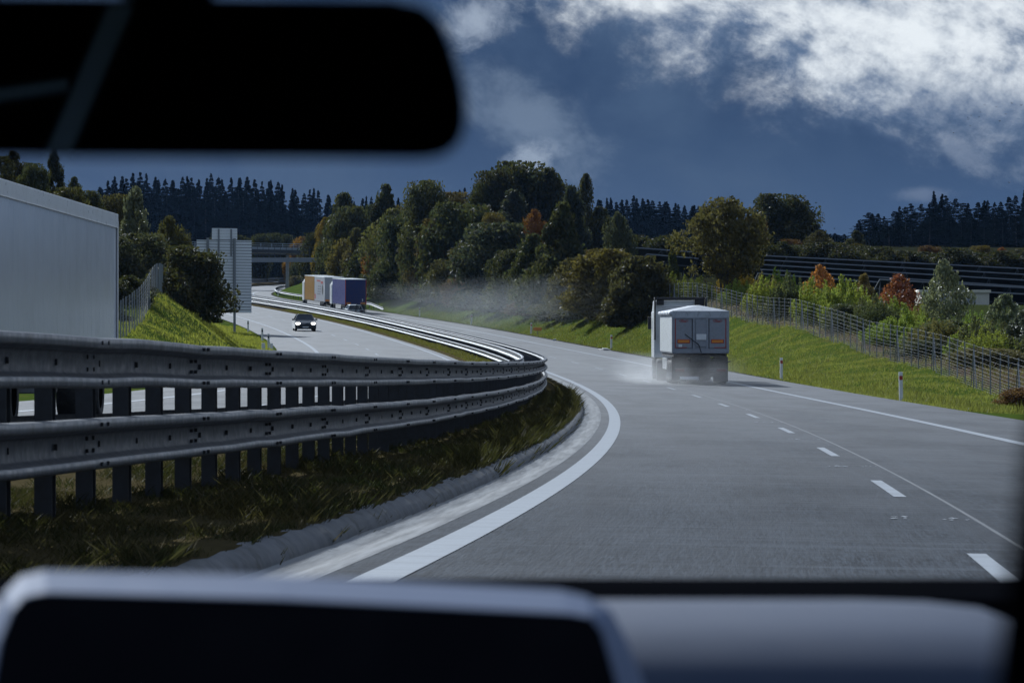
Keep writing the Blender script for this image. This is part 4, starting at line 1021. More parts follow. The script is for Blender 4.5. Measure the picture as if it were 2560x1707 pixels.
# ------------------------------------------------------------------ vegetation prototypes (unit height 1, unit width ~1)
def leaf_cards(C, size, up=.35, aspect=.55, rng=RNG, droop=0.0, dirs=None):
    """pointed leaf cards at the points C"""
    n = len(C); a = rng.normal(size=(n, 3)) if dirs is None else dirs + rng.normal(size=(n, 3)) * .35
    a[:, 2] -= droop; a /= np.linalg.norm(a, axis=1, keepdims=True)
    b = rng.normal(size=(n, 3)); b[:, 2] *= (1 - up); b = np.cross(a, b); b /= np.linalg.norm(b, axis=1, keepdims=True) + 1e-9
    s = (size * rng.uniform(.6, 1.4, n))[:, None]
    V = np.stack([C - a * s, C + b * s * aspect + a * s * .1, C + a * s, C - b * s * aspect + a * s * .1], 1).reshape(-1, 3)
    Fs = np.arange(4 * n).reshape(-1, 4)
    return V, Fs

def limb_mesh(paths, name):
    mb = MB()
    for pts in paths:
        for (p0, r0), (p1, r1_) in zip(pts[:-1], pts[1:]): mb.tube(p0, p1, r0, 6, r1_)
    me = bpy.data.meshes.new(name); me.from_pydata(mb.v, [], mb.f); me.materials.append(M['bark']); me.update(); me.polygons.foreach_set('use_smooth', [True] * len(mb.f))
    return me

def broad(seed, n_leaf, leaf, shape, n_clump=46, clump=.15, stems=1, low=.12, m='leaf', droop=0., hollow=.55, trunk_r=.022):
    """shape(t) = crown radius (0..0.5) at height t; crown from height low to 1"""
    r = np.random.default_rng(seed); cl = []
    for i in range(n_clump):
        t = low + (1 - low) * r.uniform(0, 1) ** .85; R = shape(t); ph = r.uniform(0, 2 * PI); q = R * math.sqrt(r.uniform(hollow ** 2, 1)) * r.uniform(.82, 1.12)
        cl.append((q * math.cos(ph), q * math.sin(ph), min(t, .98), clump * r.uniform(.55, 1.3) * (.55 + .9 * R / .5)))
    cl = np.array(cl); w = cl[:, 3] ** 2; idx = r.choice(len(cl), n_leaf, p=w / w.sum())
    d = r.normal(size=(n_leaf, 3)); d /= np.linalg.norm(d, axis=1, keepdims=True)
    rad = cl[idx, 3] * r.uniform(.15, 1, n_leaf) ** .5; C = cl[idx, :3] + d * rad[:, None] * np.array([1, 1, .8])
    stray = r.random(n_leaf) < .06; C[stray] += d[stray] * .035
    C[:, 2] = np.clip(C[:, 2], low * .5, 1.03)
    V, Fs = leaf_cards(C, leaf, rng=r, droop=droop)
    crown = np_mesh('crown', V, Fs, [M[m]])
    paths = []
    for k in range(stems):
        bx, by = (0, 0) if stems == 1 else (r.uniform(-.06, .06), r.uniform(-.05, .05)); top = Vector((bx * 3, by * 3, .72 if stems == 1 else r.uniform(.55, .8)))
        pts = [(Vector((bx, by, -.04)), trunk_r), (Vector((bx * 1.3, by * 1.3, low)), trunk_r * .8), (top * .6 + Vector((bx, by, .1)) * .4, trunk_r * .5), (top, trunk_r * .12)]
        paths.append(pts)
        for i in r.choice(len(cl), 9):
            c = Vector(cl[i, :3]); st = Vector((bx, by, 0)).lerp(top, max(.15, min(.8, c.z * .6))); mid = st.lerp(c, .5) + Vector((0, 0, -.03))
            paths.append([(st, trunk_r * .42), (mid, trunk_r * .26), (c, trunk_r * .08)])
    return crown, limb_mesh(paths, 'trunk')

def conifer(seed, n_tier=34, cards=9000, width=.5, low=.08, ragged=.25, pine=False):
    r = np.random.default_rng(seed); P = []; D = []
    for i in range(n_tier):
        t = low + (1 - low) * (i + r.uniform(-.3, .3)) / n_tier
        R = width * ((1 - t) ** (1.12 if not pine else .6)) * r.uniform(1 - ragged, 1 + ragged) + .012
        if pine: R *= .55 + .6 * r.random()
        nb = max(4, int(11 * (1 - t) + 4))
        for b in range(nb):
            ph = r.uniform(0, 2 * PI); L = R * r.uniform(.65, 1.1); k = max(3, int(cards / (n_tier * nb) * (.5 + 1.2 * (1 - t))))
            q = r.uniform(.08, 1, k) ** .8; sag = -.16 * L * q ** 1.3 + .05 * L * (q > .85)
            side = r.normal(0, .11 * L + .004, k) * (1.1 - q * .7); c_, s_ = math.cos(ph), math.sin(ph)
            P.append(np.stack([c_ * q * L - s_ * side, s_ * q * L + c_ * side, np.full(k, t) + sag + r.normal(0, .006, k)], 1)); D.append(np.tile([c_, s_, -.35], (k, 1)))
    C = np.concatenate(P); D = np.concatenate(D); keep = C[:, 2] < 1.0; C, D = C[keep], D[keep]
    V, Fs = leaf_cards(C, .0165, up=.8, aspect=.36, rng=r, dirs=D)
    tip = np.stack([np.array([(-.006, 0, .95), (.006, 0, .95), (0, .0, 1.03), (0, .004, .96)])]).reshape(-1, 3)
    Fs = np.concatenate([Fs, np.arange(4).reshape(1, 4) + len(V)]); V = np.concatenate([V, tip])
    crown = np_mesh('crown', V, Fs, [M['needle']])
    trunk = limb_mesh([[(Vector((0, 0, -.03)), .014), (Vector((0, 0, .5)), .009), (Vector((0, 0, .98)), .002)]], 'trunk')
    return crown, trunk

def wands(seed, n_stem, n_leaf, leaf):
    """loose upright shrub: a fan of thin stems with leaves along them"""
    r = np.random.default_rng(seed); P = []; paths = []
    for i in range(n_stem):
        ph = r.uniform(0, 2 * PI); q = r.uniform(0, 1) ** .6 * .46; top = np.array([q * math.cos(ph), q * math.sin(ph), r.uniform(.5, 1.0) * (1.05 - .55 * (q / .46) ** 2.2)]); b = top * np.array([.45, .45, 0])
        t = r.uniform(.06, 1, int(n_leaf / n_stem)) ** .8; c = b + (top - b) * t[:, None] + np.array([math.cos(ph), math.sin(ph), 0]) * (.05 * np.sin(t * PI))[:, None]
        P.append(c + r.normal(size=c.shape) * (.040 * (1.25 - t))[:, None])
        if i % 4 == 0: paths.append([(Vector(b), .006), (Vector(b + (top - b) * .5), .004), (Vector(top), .001)])
    C = np.concatenate(P); D = np.tile([0, 0, 1.2], (len(C), 1)); V, Fs = leaf_cards(C, leaf, rng=r, dirs=D, aspect=.42)
    return np_mesh('crown', V, Fs, [M['leaf']]), limb_mesh(paths, 'trunk')

def dome(a=.5, b=.62): return lambda t: a * max(0.03, math.sqrt(max(0, 1 - ((t - .45) / b) ** 2)))
def coney(a=.5): return lambda t: a * max(.04, (1.06 - t) ** .75) * min(1, .35 + t * 4)
def egg(a=.5): return lambda t: a * max(.04, math.sin(PI * min(1, max(0, (t * .93 + .04))) ** .8))
def mound(a=.5): return lambda t: a * max(.05, math.sqrt(max(0, 1 - t ** 2.6)))
PROTO = {
    'dome1': broad(11, 9500, .026, dome(), 60, .15), 'dome2': broad(12, 9500, .026, dome(.5, .58), 48, .17), 'dome3': broad(13, 9000, .027, egg(), 55, .15),
    'cone1': broad(21, 8500, .025, coney(), 70, .11), 'cone2': broad(22, 8000, .025, coney(.46), 60, .12),
    'tall1': broad(31, 6500, .024, egg(.5), 44, .14, low=.06), 'bush1': broad(41, 8500, .030, mound(), 55, .17, stems=4, low=.03, trunk_r=.012),
    'bush2': broad(42, 8500, .030, mound(.48), 48, .19, stems=5, low=.03, trunk_r=.012), 'bush3': broad(43, 8000, .032, dome(.5, .66), 50, .18, stems=4, low=.04, trunk_r=.012),
    'willow': broad(51, 14000, .030, mound(.5), 95, .13, stems=7, low=.02, droop=.9, trunk_r=.009), 'feather': wands(52, 90, 11000, .024), 'feather2': wands(53, 120, 12000, .020),
    'maple1': broad(61, 3000, .032, egg(.5), 64, .11, stems=3, low=.08, m='leaf_gloss', trunk_r=.010), 'maple2': broad(62, 3600, .036, egg(.5), 60, .11, stems=3, low=.05, m='leaf_gloss', trunk_r=.010),
    'lone': broad(71, 9000, .021, lambda t: .5 * max(.05, math.sin(PI * min(1, max(0, (t - .16) / .86))) ** .55), 105, .085, stems=4, low=.24, hollow=.25, trunk_r=.016),
    'silver': broad(72, 7500, .024, coney(.5), 80, .10, low=.05, m='leaf_gloss'),
    'spruce1': conifer(1), 'spruce2': conifer(2, 40, 9000, .46, ragged=.35), 'spruce3': conifer(3, 30, 8500, .52, ragged=.45), 'spruce4': conifer(4, 36, 8500, .40, low=.14, ragged=.3),
    'pine1': conifer(5, 20, 5200, .42, low=.3, ragged=.5, pine=True), 'pine2': conifer(6, 18, 5200, .46, low=.36, ragged=.6, pine=True)}
C_ = dict(dk=(.016, .023, .015), gr=(.028, .038, .021), mid=(.042, .054, .025), yg=(.080, .080, .026), gold=(.120, .085, .026), oliv=(.066, .060, .028), grey=(.050, .060, .046), blu=(.024, .036, .031),
          orng=(.26, .105, .022), red=(.26, .085, .03), dred=(.085, .035, .018), silv=(.13, .155, .085), lite=(.125, .165, .028), brn=(.085, .058, .026), spr=(.007, .014, .015), lone=(.090, .085, .034), yel=(.27, .19, .025))
def plant(kind_name, label, cat, proto, px, top, Y, wpx, colr, group, base_px=None):
    p = at(px, top, Y)
    for _ in range(60):                                        # keep off the carriageway
        s_, u_ = su_of(p.x, p.y); hw = min(wpx * Y / F_PX * .38, 4)
        if (group == HILL and u_ < 12.2 + hw) or (group == GB and s_ > 150 and u_ < 17.6 + hw): Y += 4; p = at(px, top, Y)
        else: break
    zb = ground_at(p.x, p.y)
    if base_px is not None: zb = max(zb, at(px, base_px, Y).z - .3) if at(px, base_px, Y).z > zb + 1.5 else zb
    h = max(p.z - zb, .8); w = wpx * Y / F_PX
    t = thing(kind_name, label, cat, (p.x, p.y, zb - .05), (random.uniform(-.03, .03), random.uniform(-.03, .03), random.uniform(0, 6.28)), group)
    cr, tr = PROTO[proto]; k = random.uniform(.9, 1.1)
    hc = h
    if kind_name in ('broadleaf_tree', 'maple') and proto[:4] != 'tall': hc = min(h, 1.75 * w)
    for nm, me in (('trunk', tr), ('crown', cr)):
        o = link(nm, me, t); o.scale = (w * k, w / k, h if nm == 'trunk' else hc)
        if nm == 'crown': o.location.z = h - hc
        j = [random.uniform(.85, 1.18) for _ in range(3)]
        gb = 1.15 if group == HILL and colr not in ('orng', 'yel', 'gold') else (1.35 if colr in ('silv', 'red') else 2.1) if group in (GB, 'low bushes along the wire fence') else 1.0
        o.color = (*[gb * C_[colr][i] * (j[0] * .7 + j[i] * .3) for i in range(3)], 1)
    return t
HILL = 'mixed trees and bushes on the cut slope right of the motorway'
T = [  # name, label, category, shape, px, top, distance, width px, colour, group
 ('broadleaf_tree', 'dark domed tree, highest crown on the middle hill', 'tree', 'dome1', 1300, 412, 480, 170, 'dk', HILL), ('broadleaf_tree', 'dark round tree forming the left shoulder of the highest hill crown', 'tree', 'dome2', 1236, 436, 472, 110, 'dk', HILL),
 ('broadleaf_tree', 'dark tree forming the right shoulder of the highest hill crown', 'tree', 'dome3', 1375, 428, 476, 110, 'dk', HILL), ('broadleaf_tree', 'slim grey green tree standing out below the highest hill crown', 'tree', 'cone1', 1283, 480, 450, 110, 'blu', HILL),
 ('broadleaf_tree', 'small dark tree at the left foot of the domed hill crown', 'tree', 'dome2', 1205, 465, 470, 70, 'gr', HILL), ('broadleaf_tree', 'narrow tall poplar shaped tree right of the domed hill crown', 'tree', 'tall1', 1466, 440, 450, 62, 'dk', HILL),
 ('broadleaf_tree', 'grey green tree between the domed crown and the narrow tall tree', 'tree', 'cone2', 1430, 470, 440, 90, 'blu', HILL), ('broadleaf_tree', 'dim tree right behind the narrow tall tree', 'tree', 'dome3', 1500, 520, 450, 80, 'dk', HILL),
 ('broadleaf_tree', 'tall bushy tree left of the domed crown with bare sky behind', 'tree', 'dome1', 1072, 457, 430, 95, 'mid', HILL), ('broadleaf_tree', 'rounded green tree rising above the spruces left of the middle hill', 'tree', 'cone1', 963, 470, 450, 100, 'gr', HILL),
 ('broadleaf_tree', 'green tree on the left end of the hill skyline', 'tree', 'cone2', 866, 490, 455, 110, 'gr', HILL), ('broadleaf_tree', 'dark tree under the tall bushy tree', 'tree', 'dome2', 1075, 510, 420, 120, 'gr', HILL),
 ('broadleaf_tree', 'yellow green spreading tree on the upper left hill', 'tree', 'dome3', 979, 529, 405, 130, 'yg', HILL), ('broadleaf_tree', 'dull green tree right of the yellow green spreading tree', 'tree', 'dome1', 1020, 540, 400, 110, 'gr', HILL),
 ('broadleaf_tree', 'small rusty topped tree in the middle of the hill', 'tree', 'dome2', 1088, 552, 395, 70, 'brn', HILL), ('broadleaf_tree', 'large rounded green tree in the middle of the hill', 'tree', 'dome1', 1145, 516, 390, 175, 'gr', HILL),
 ('broadleaf_tree', 'olive crown behind the large rounded tree', 'tree', 'dome3', 1205, 520, 420, 110, 'oliv', HILL), ('broadleaf_tree', 'broad dark green tree below the domed crown', 'tree', 'dome2', 1243, 566, 375, 175, 'blu', HILL),
 ('broadleaf_tree', 'orange autumn tree on the right of the hill', 'tree', 'dome3', 1343, 527, 400, 66, 'orng', HILL), ('broadleaf_tree', 'small ochre crown left of the orange autumn tree', 'tree', 'dome1', 1235, 535, 405, 60, 'gold', HILL),
 ('broadleaf_tree', 'tall pointed green tree right of the orange autumn tree', 'tree', 'cone1', 1398, 515, 335, 130, 'mid', HILL), ('broadleaf_tree', 'pale grey green oval tree against the dark spruces', 'tree', 'tall1', 1546, 536, 330, 80, 'grey', HILL),
 ('broadleaf_tree', 'yellow leaved tree at the far left edge of the hill', 'tree', 'dome3', 816, 546, 520, 42, 'yel', HILL), ('broadleaf_tree', 'low yellow leaved tree above the blue trailer', 'tree', 'dome2', 808, 610, 510, 48, 'yel', HILL),
 ('broadleaf_tree', 'pale yellow green tree left on the hill', 'tree', 'cone2', 893, 574, 440, 62, 'yg', HILL), ('broadleaf_tree', 'orange brown tree above the blue trailer', 'tree', 'dome3', 950, 604, 420, 80, 'orng', HILL),
 ('broadleaf_tree', 'brownish tree left of the orange brown tree', 'tree', 'dome1', 902, 620, 428, 80, 'brn', HILL), ('broadleaf_tree', 'dark bushy tree left of the pale yellow green tree', 'tree', 'dome2', 850, 555, 480, 90, 'gr', HILL),
 ('broadleaf_tree', 'dark tree right above the end of the gantry', 'tree', 'dome1', 800, 585, 540, 80, 'dk', HILL), ('broadleaf_tree', 'brown bush right of the gantry column', 'tree', 'bush1', 830, 640, 500, 80, 'oliv', HILL),
 ('broadleaf_tree', 'dull tree over the yellow lorry roof', 'tree', 'dome3', 870, 650, 470, 90, 'brn', HILL), ('broadleaf_tree', 'dim green tree in the centre of the hill', 'tree', 'dome1', 1010, 600, 380, 110, 'blu', HILL),
 ('broadleaf_tree', 'green tree beside the large rounded one, lower left', 'tree', 'cone1', 1080, 610, 375, 110, 'mid', HILL), ('broadleaf_tree', 'olive tree on the lower middle of the hill', 'tree', 'dome3', 1150, 620, 365, 120, 'oliv', HILL),
 ('broadleaf_tree', 'green tree below the orange autumn tree', 'tree', 'cone2', 1330, 590, 350, 110, 'mid', HILL), ('broadleaf_tree', 'dark tree left of the pointed green tree', 'tree', 'dome2', 1290, 630, 350, 110, 'gr', HILL),
 ('bush', 'dim grey green bush in the mist right of the blue trailer', 'bush', 'bush2', 945, 700, 404, 105, 'blu', HILL), ('bush', 'dim bush in the mist, second from the blue trailer', 'bush', 'bush1', 1005, 690, 388, 110, 'gr', HILL),
 ('bush', 'dim bush in the mist, third from the blue trailer', 'bush', 'bush3', 1070, 690, 372, 120, 'blu', HILL), ('bush', 'pale leaved bush low on the middle of the hill', 'bush', 'bush1', 1140, 690, 352, 130, 'grey', HILL),
 ('bush', 'dark bush low on the hill behind the orange plate', 'bush', 'bush2', 1215, 700, 340, 120, 'gr', HILL), ('bush', 'tall green bush above the orange plate', 'bush', 'bush3', 1300, 690, 326, 140, 'mid', HILL),
 ('bush', 'green bush right of the orange plate', 'bush', 'bush1', 1370, 660, 312, 130, 'mid', HILL), ('bush', 'golden green willow bush left of the tipper truck, left lobe', 'bush', 'willow', 1440, 650, 300, 130, 'oliv', HILL),
 ('bush', 'golden green willow bush left of the tipper truck, highest lobe', 'bush', 'willow', 1520, 628, 288, 165, 'gold', HILL), ('bush', 'golden green willow bush just left of the tipper cab', 'bush', 'willow', 1600, 645, 280, 130, 'oliv', HILL),
 ('bush', 'dark low willow bush in front of the golden ones', 'bush', 'willow', 1480, 730, 284, 130, 'oliv', HILL), ('bush', 'low willow bush right behind the tipper cab', 'bush', 'willow', 1580, 735, 268, 120, 'oliv', HILL),
 ('bush', 'light green bush below the lone lit tree', 'bush', 'feather', 1690, 680, 282, 110, 'lite', HILL), ('young_tree', 'small young tree before the short solar rack', 'tree', 'cone2', 1681, 614, 290, 36, 'mid', HILL),
 ('bush', 'olive bush low on the hill, dim gap left of the willow', 'bush', 'bush2', 1400, 740, 298, 110, 'oliv', HILL), ('bush', 'dull bush at the hill foot above the verge mist', 'bush', 'bush3', 1260, 760, 328, 110, 'blu', HILL),
 ('bush', 'dull brown bush at the hill foot under the tall green bush', 'bush', 'bush1', 1330, 750, 318, 100, 'brn', HILL), ('bush', 'dull bush at the hill foot, middle of the mist', 'bush', 'bush2', 1110, 755, 352, 110, 'blu', HILL),
 ('lone_tree', 'lone sunlit round tree with several dark stems behind the wire fence', 'tree', 'lone', 1806, 500, 264, 205, 'lone', None),
 ('bush', 'low yellow bush glowing behind the stems of the lone tree', 'bush', 'feather', 1840, 650, 290, 120, 'yel', None), ('bush', 'light green bush left of the lone tree stems', 'bush', 'feather', 1745, 690, 275, 110, 'lite', None),
 ('broadleaf_tree', 'dark large tree behind the lone lit tree', 'tree', 'dome1', 1945, 490, 430, 150, 'dk', None), ('broadleaf_tree', 'dark sloping tree at the right end of the middle wood', 'tree', 'dome3', 2000, 520, 440, 110, 'dk', None),
 ('broadleaf_tree', 'reddish brown shaded tree right behind the lone tree', 'tree', 'dome2', 1890, 545, 400, 60, 'dred', None), ('broadleaf_tree', 'dark red rounded tree above the solar racks', 'tree', 'dome2', 1978, 600, 400, 68, 'dred', None),
 ('broadleaf_tree', 'olive brown tree right of the dark red rounded tree', 'tree', 'dome3', 2048, 578, 410, 70, 'oliv', None), ('broadleaf_tree', 'dull olive tree at the left foot of the right spruces', 'tree', 'cone1', 2142, 578, 450, 70, 'gr', None),
 ('bush', 'brown shrub above the racks left of the maples', 'bush', 'bush1', 2140, 610, 400, 60, 'brn', None), ('bush', 'small ochre shrub on the rack skyline', 'bush', 'bush1', 2206, 632, 390, 44, 'gold', None),
 ('bush', 'tiny ochre shrub on the rack skyline, right one', 'bush', 'bush2', 2262, 642, 390, 28, 'gold', None), ('broadleaf_tree', 'purple brown bare looking tree on the rack skyline', 'tree', 'dome1', 2322, 616, 395, 60, 'dred', None),
 ('broadleaf_tree', 'yellow olive tree on the rack skyline at right', 'tree', 'dome2', 2452, 616, 400, 58, 'gold', None), ('broadleaf_tree', 'red brown tree on the rack skyline near the right edge', 'tree', 'dome3', 2505, 620, 400, 52, 'red', None),
 ('broadleaf_tree', 'olive tree on the rack skyline at the very right edge', 'tree', 'dome1', 2552, 622, 402, 50, 'oliv', None)]
GB = 'sunlit bushes behind the wire fence'
T += [('bush', 'light green feathery bush right of the lone tree', 'bush', 'feather', 1912, 690, 250, 90, 'lite', GB), ('bush', 'green feathery bush, second right of the lone tree', 'bush', 'feather', 1975, 682, 240, 100, 'mid', GB),
 ('maple', 'small orange maple top above the green bushes', 'tree', 'maple1', 2048, 664, 232, 66, 'orng', GB), ('bush', 'tall light green bush under the small orange maple', 'bush', 'feather', 2040, 692, 226, 120, 'lite', GB),
 ('bush', 'rounded light green bush right of the small orange maple', 'bush', 'feather', 2115, 688, 220, 120, 'lite', GB), ('maple', 'small golden maple tip between green bush and red maple', 'tree', 'maple2', 2160, 686, 226, 44, 'gold', GB),
 ('bush', 'green bush left of the red maple', 'bush', 'feather', 2180, 735, 208, 110, 'mid', GB), ('maple', 'bright red orange maple before the solar racks', 'tree', 'maple1', 2250, 686, 214, 92, 'red', GB),
 ('maple', 'tall silvery green maple in front of the cream hut', 'tree', 'maple1', 2362, 652, 196, 92, 'silv', GB), ('bush', 'green bush under the red maple', 'bush', 'feather', 2270, 770, 196, 130, 'lite', GB),
 ('bush', 'green bush at the foot of the silvery maple', 'bush', 'bush1', 2370, 800, 184, 140, 'mid', GB), ('maple', 'smaller silvery maple right of the cream hut', 'tree', 'maple2', 2512, 738, 180, 78, 'silv', GB),
 ('maple', 'low green maple at the right edge behind the fence', 'tree', 'maple2', 2560, 775, 176, 80, 'grey', GB), ('bush', 'low feathery bush behind the fence, below the cream hut', 'bush', 'feather', 2430, 815, 176, 120, 'lite', GB),
 ('bush', 'low bush behind the fence at the right edge', 'bush', 'feather', 2540, 840, 168, 120, 'mid', GB), ('bush', 'olive grassy bush behind the fence, left of the silvery maple foot', 'bush', 'feather', 2210, 800, 194, 120, 'lite', GB),
 ('bush', 'dark low bush behind the fence in the middle of the bank', 'bush', 'bush2', 2120, 760, 208, 90, 'gr', GB), ('bush', 'dark low bush behind the fence near the lone tree', 'bush', 'bush2', 1960, 735, 232, 80, 'mid', GB),
 ('bush', 'small dark dead bush at the road edge, far right', 'bush', 'bush1', 2548, 1010, 138, 80, 'dred', GB), ('bush', 'low olive scrub behind the fence at right', 'bush', 'bush3', 2480, 880, 166, 130, 'oliv', GB),
 ('bush', 'loose green bush in front of the cream hut, right of the silvery maple', 'bush', 'feather2', 2440, 772, 192, 95, 'lite', GB), ('bush', 'loose green bush between the two silvery maples, low one', 'bush', 'feather', 2470, 812, 182, 95, 'mid', GB),
 ('bush', 'loose light bush between the red maple and the silvery maple', 'bush', 'feather2', 2302, 752, 200, 80, 'lite', GB), ('bush', 'low green scrub behind the fence under the maple', 'bush', 'bush3', 2330, 850, 182, 120, 'gr', GB)]
GL = 'trees and bushes on the left bank'
T += [('broadleaf_tree', 'dark pointed tree above the white trailer roof', 'tree', 'cone1', 141, 376, 300, 75, 'dk', GL), ('broadleaf_tree', 'dark tree under the mirror at the left edge', 'tree', 'dome3', 42, 380, 310, 70, 'dk', GL),
 ('broadleaf_tree', 'dark leafy tree between the two tall left ones', 'tree', 'dome1', 85, 412, 290, 80, 'gr', GL), ('broadleaf_tree', 'dark tree at the very left edge over the trailer', 'tree', 'dome2', 0, 395, 300, 80, 'dk', GL),
 ('broadleaf_tree', 'grey green sloping tree right of the pointed tree', 'tree', 'cone2', 188, 445, 290, 75, 'gr', GL), ('broadleaf_tree', 'dim tree sinking behind the trailer roof', 'tree', 'dome1', 225, 480, 300, 70, 'gr', GL),
 ('broadleaf_tree', 'olive bush tops along the trailer roof', 'tree', 'dome2', 165, 475, 250, 110, 'oliv', GL), ('broadleaf_tree', 'dull olive tree behind the silver leaved tree', 'tree', 'dome1', 290, 490, 330, 90, 'oliv', GL),
 ('silver_tree', 'silver leaved poplar beside the trailer rear', 'tree', 'silver', 338, 474, 246, 118, 'silv', GL), ('broadleaf_tree', 'ochre green bushy tree right of the silver poplar', 'tree', 'dome3', 418, 546, 252, 110, 'oliv', GL),
 ('bush', 'glossy leaved bush under the silver poplar', 'bush', 'bush3', 340, 588, 238, 150, 'grey', GL), ('bush', 'shaded dark bush beside the trailer rear, overhanging the fence', 'bush', 'bush1', 318, 690, 206, 130, 'dk', GL),
 ('bush', 'big dark glossy bush on the sunlit grass slope by the sign', 'bush', 'bush2', 472, 618, 226, 172, 'gr', GL), ('bush', 'right lobe of bushes leaning towards the large sign', 'bush', 'bush3', 505, 690, 236, 95, 'gr', GL),
 ('bush', 'dark bush in the hollow between poplar and big bush', 'bush', 'bush1', 400, 620, 244, 110, 'dk', GL), ('bush', 'low dark bush behind the mesh fence', 'bush', 'bush2', 285, 780, 196, 90, 'dk', GL)]
GV = 'bushes beyond the bridge'
T += [('bush', 'pale olive bush seen under the bridge, left', 'bush', 'bush1', 672, 655, 800, 60, 'yg', GV), ('bush', 'pale olive bush seen under the bridge, middle', 'bush', 'bush2', 650, 672, 790, 50, 'oliv', GV),
 ('bush', 'dark bush seen under the bridge beside the pier', 'bush', 'bush3', 700, 645, 790, 44, 'dk', GV), ('bush', 'olive bush between the pier and the gantry column', 'bush', 'bush1', 745, 650, 700, 56, 'gr', GV),
 ('bush', 'brown bush low between the pier and the gantry column', 'bush', 'bush2', 742, 690, 690, 50, 'brn', GV), ('bush', 'orange brown bush over the bridge railing', 'bush', 'bush1', 748, 596, 720, 56, 'orng', GV),
 ('bush', 'dark bush over the bridge railing at the left', 'bush', 'bush3', 645, 590, 730, 50, 'dk', GV), ('bush', 'dark bush at the right end of the bridge', 'bush', 'bush2', 792, 640, 640, 50, 'gr', GV),
 ('bush', 'dark green bush below the right end of the bridge', 'bush', 'bush1', 778, 690, 640, 60, 'dk', GV)]
for (nm, lab, cat, pr, px, top, Y, w, c, grp) in T: plant(nm, lab, cat, pr, px, top, Y, w * (1.35 if grp == GB else (1.45 if pr[:4] == 'cone' else 1.15) if grp == HILL else 1), c, grp)

ORD = ['first', 'second', 'third', 'fourth', 'fifth', 'sixth', 'seventh', 'eighth', 'ninth', 'tenth', 'eleventh', 'twelfth', 'thirteenth', 'fourteenth', 'fifteenth', 'sixteenth', 'seventeenth', 'eighteenth', 'nineteenth', 'twentieth']
def ordn(i):
    if i < 20: return ORD[i]
    t = ['', '', 'twenty', 'thirty', 'forty', 'fifty', 'sixty', 'seventy', 'eighty'][(i + 1) // 10]; r = (i + 1) % 10
    return (t + '-' + ORD[r - 1]) if r else {20: 'twentieth', 30: 'thirtieth', 40: 'fortieth', 50: 'fiftieth', 60: 'sixtieth', 70: 'seventieth', 80: 'eightieth'}[i + 1]
r_ = random.Random(5); n_ = 0
tone = {'dk': 'dark', 'gr': 'dull green', 'blu': 'grey green', 'oliv': 'olive', 'brn': 'brownish', 'orng': 'rusty orange', 'gold': 'ochre', 'yg': 'yellow green', 'mid': 'green'}
for row, (Y0, ytop, x0, x1, st) in enumerate(((520, 505, 920, 1180, 52), (500, 545, 860, 1480, 50), (455, 590, 840, 1560, 54), (420, 635, 900, 1540, 56), (395, 680, 960, 1480, 60))):
    x = x0; k = 0
    while x < x1:
        cl = r_.choice(['dk', 'gr', 'gr', 'blu', 'blu', 'oliv', 'brn', 'orng', 'gold', 'mid', 'dk'])
        plant('broadleaf_tree', '%s tree in the hill wood, %s from left in its %s row' % (tone[cl], ordn(k), ORD[row]), 'tree', r_.choice(['dome1', 'dome2', 'dome3', 'bush3', 'cone2']), x + r_.uniform(-14, 14), ytop + r_.uniform(-22, 22), Y0 + r_.uniform(-8, 8), r_.uniform(75, 120), cl, HILL)
        x += st; k += 1
# conifer walls: individually grown spruces and pines
def wall(where, profile, step, Y, wpx, kinds, group, jit, col_='spr'):
    xs = [p[0] for p in profile]; ys = [p[1] for p in profile]; i = 0; x = xs[0]
    while x <= xs[-1]:
        px = x + random.uniform(-.35, .35) * step; top = np.interp(px, xs, ys) + random.choice((-1, .1, .5, 1)) * random.uniform(0, jit)
        plant('spruce' if True else '', 'dark conifer, %s from the left %s' % (ordn(i), where), 'conifer', random.choice(kinds), px, float(top), Y + random.uniform(-14, 14), wpx * 1.75 * random.uniform(.8, 1.25), col_, group)
        x += step; i += 1
SPR = ['spruce1', 'spruce2', 'spruce3', 'spruce4', 'spruce2']
LP = [(200, 500), (240, 478), (300, 440), (345, 440), (385, 450), (420, 438), (470, 440), (500, 446), (540, 445), (600, 440), (665, 440), (720, 464), (765, 470), (800, 480), (850, 488), (900, 492)]
wall('along the skyline of the left forest', LP, 15, 905, 62, SPR, 'skyline spruces of the left forest', 14)
wall('in the lower front row of the left forest', [(a, b + 30) for a, b in LP if a < 800], 22, 868, 66, SPR, 'front spruces of the left forest', 16)
wall('in the row behind the overpass railing', [(560, 560), (640, 545), (760, 540)], 26, 820, 60, SPR, 'spruces behind the overpass', 14)
wall('in the gap left of the domed hill crown', [(905, 488), (1000, 492), (1110, 488), (1140, 478), (1172, 466), (1200, 480)], 14, 900, 56, SPR, 'spruces left of the domed crown', 10)
wall('along the skyline between domed crown and lone tree', [(1490, 500), (1515, 488), (1553, 497), (1600, 492), (1650, 503), (1675, 502), (1705, 512), (1745, 510), (1780, 530), (1900, 560), (2120, 585)], 13, 880, 58, SPR, 'spruces between hill and lone tree', 10)
wall('in the lower row between domed crown and lone tree', [(1480, 545), (1600, 540), (1720, 550), (1800, 570)], 26, 850, 56, SPR, 'front spruces between hill and lone tree', 10)
wall('along the skyline of the right forest', [(2150, 545), (2168, 530), (2212, 532), (2258, 514), (2282, 514), (2320, 510), (2343, 474), (2378, 500), (2420, 504), (2460, 502), (2500, 500), (2532, 484), (2562, 466), (2600, 470)], 17, 640, 62, ['spruce1', 'spruce3', 'pine1', 'pine2', 'spruce2'], 'skyline conifers of the right forest', 9)
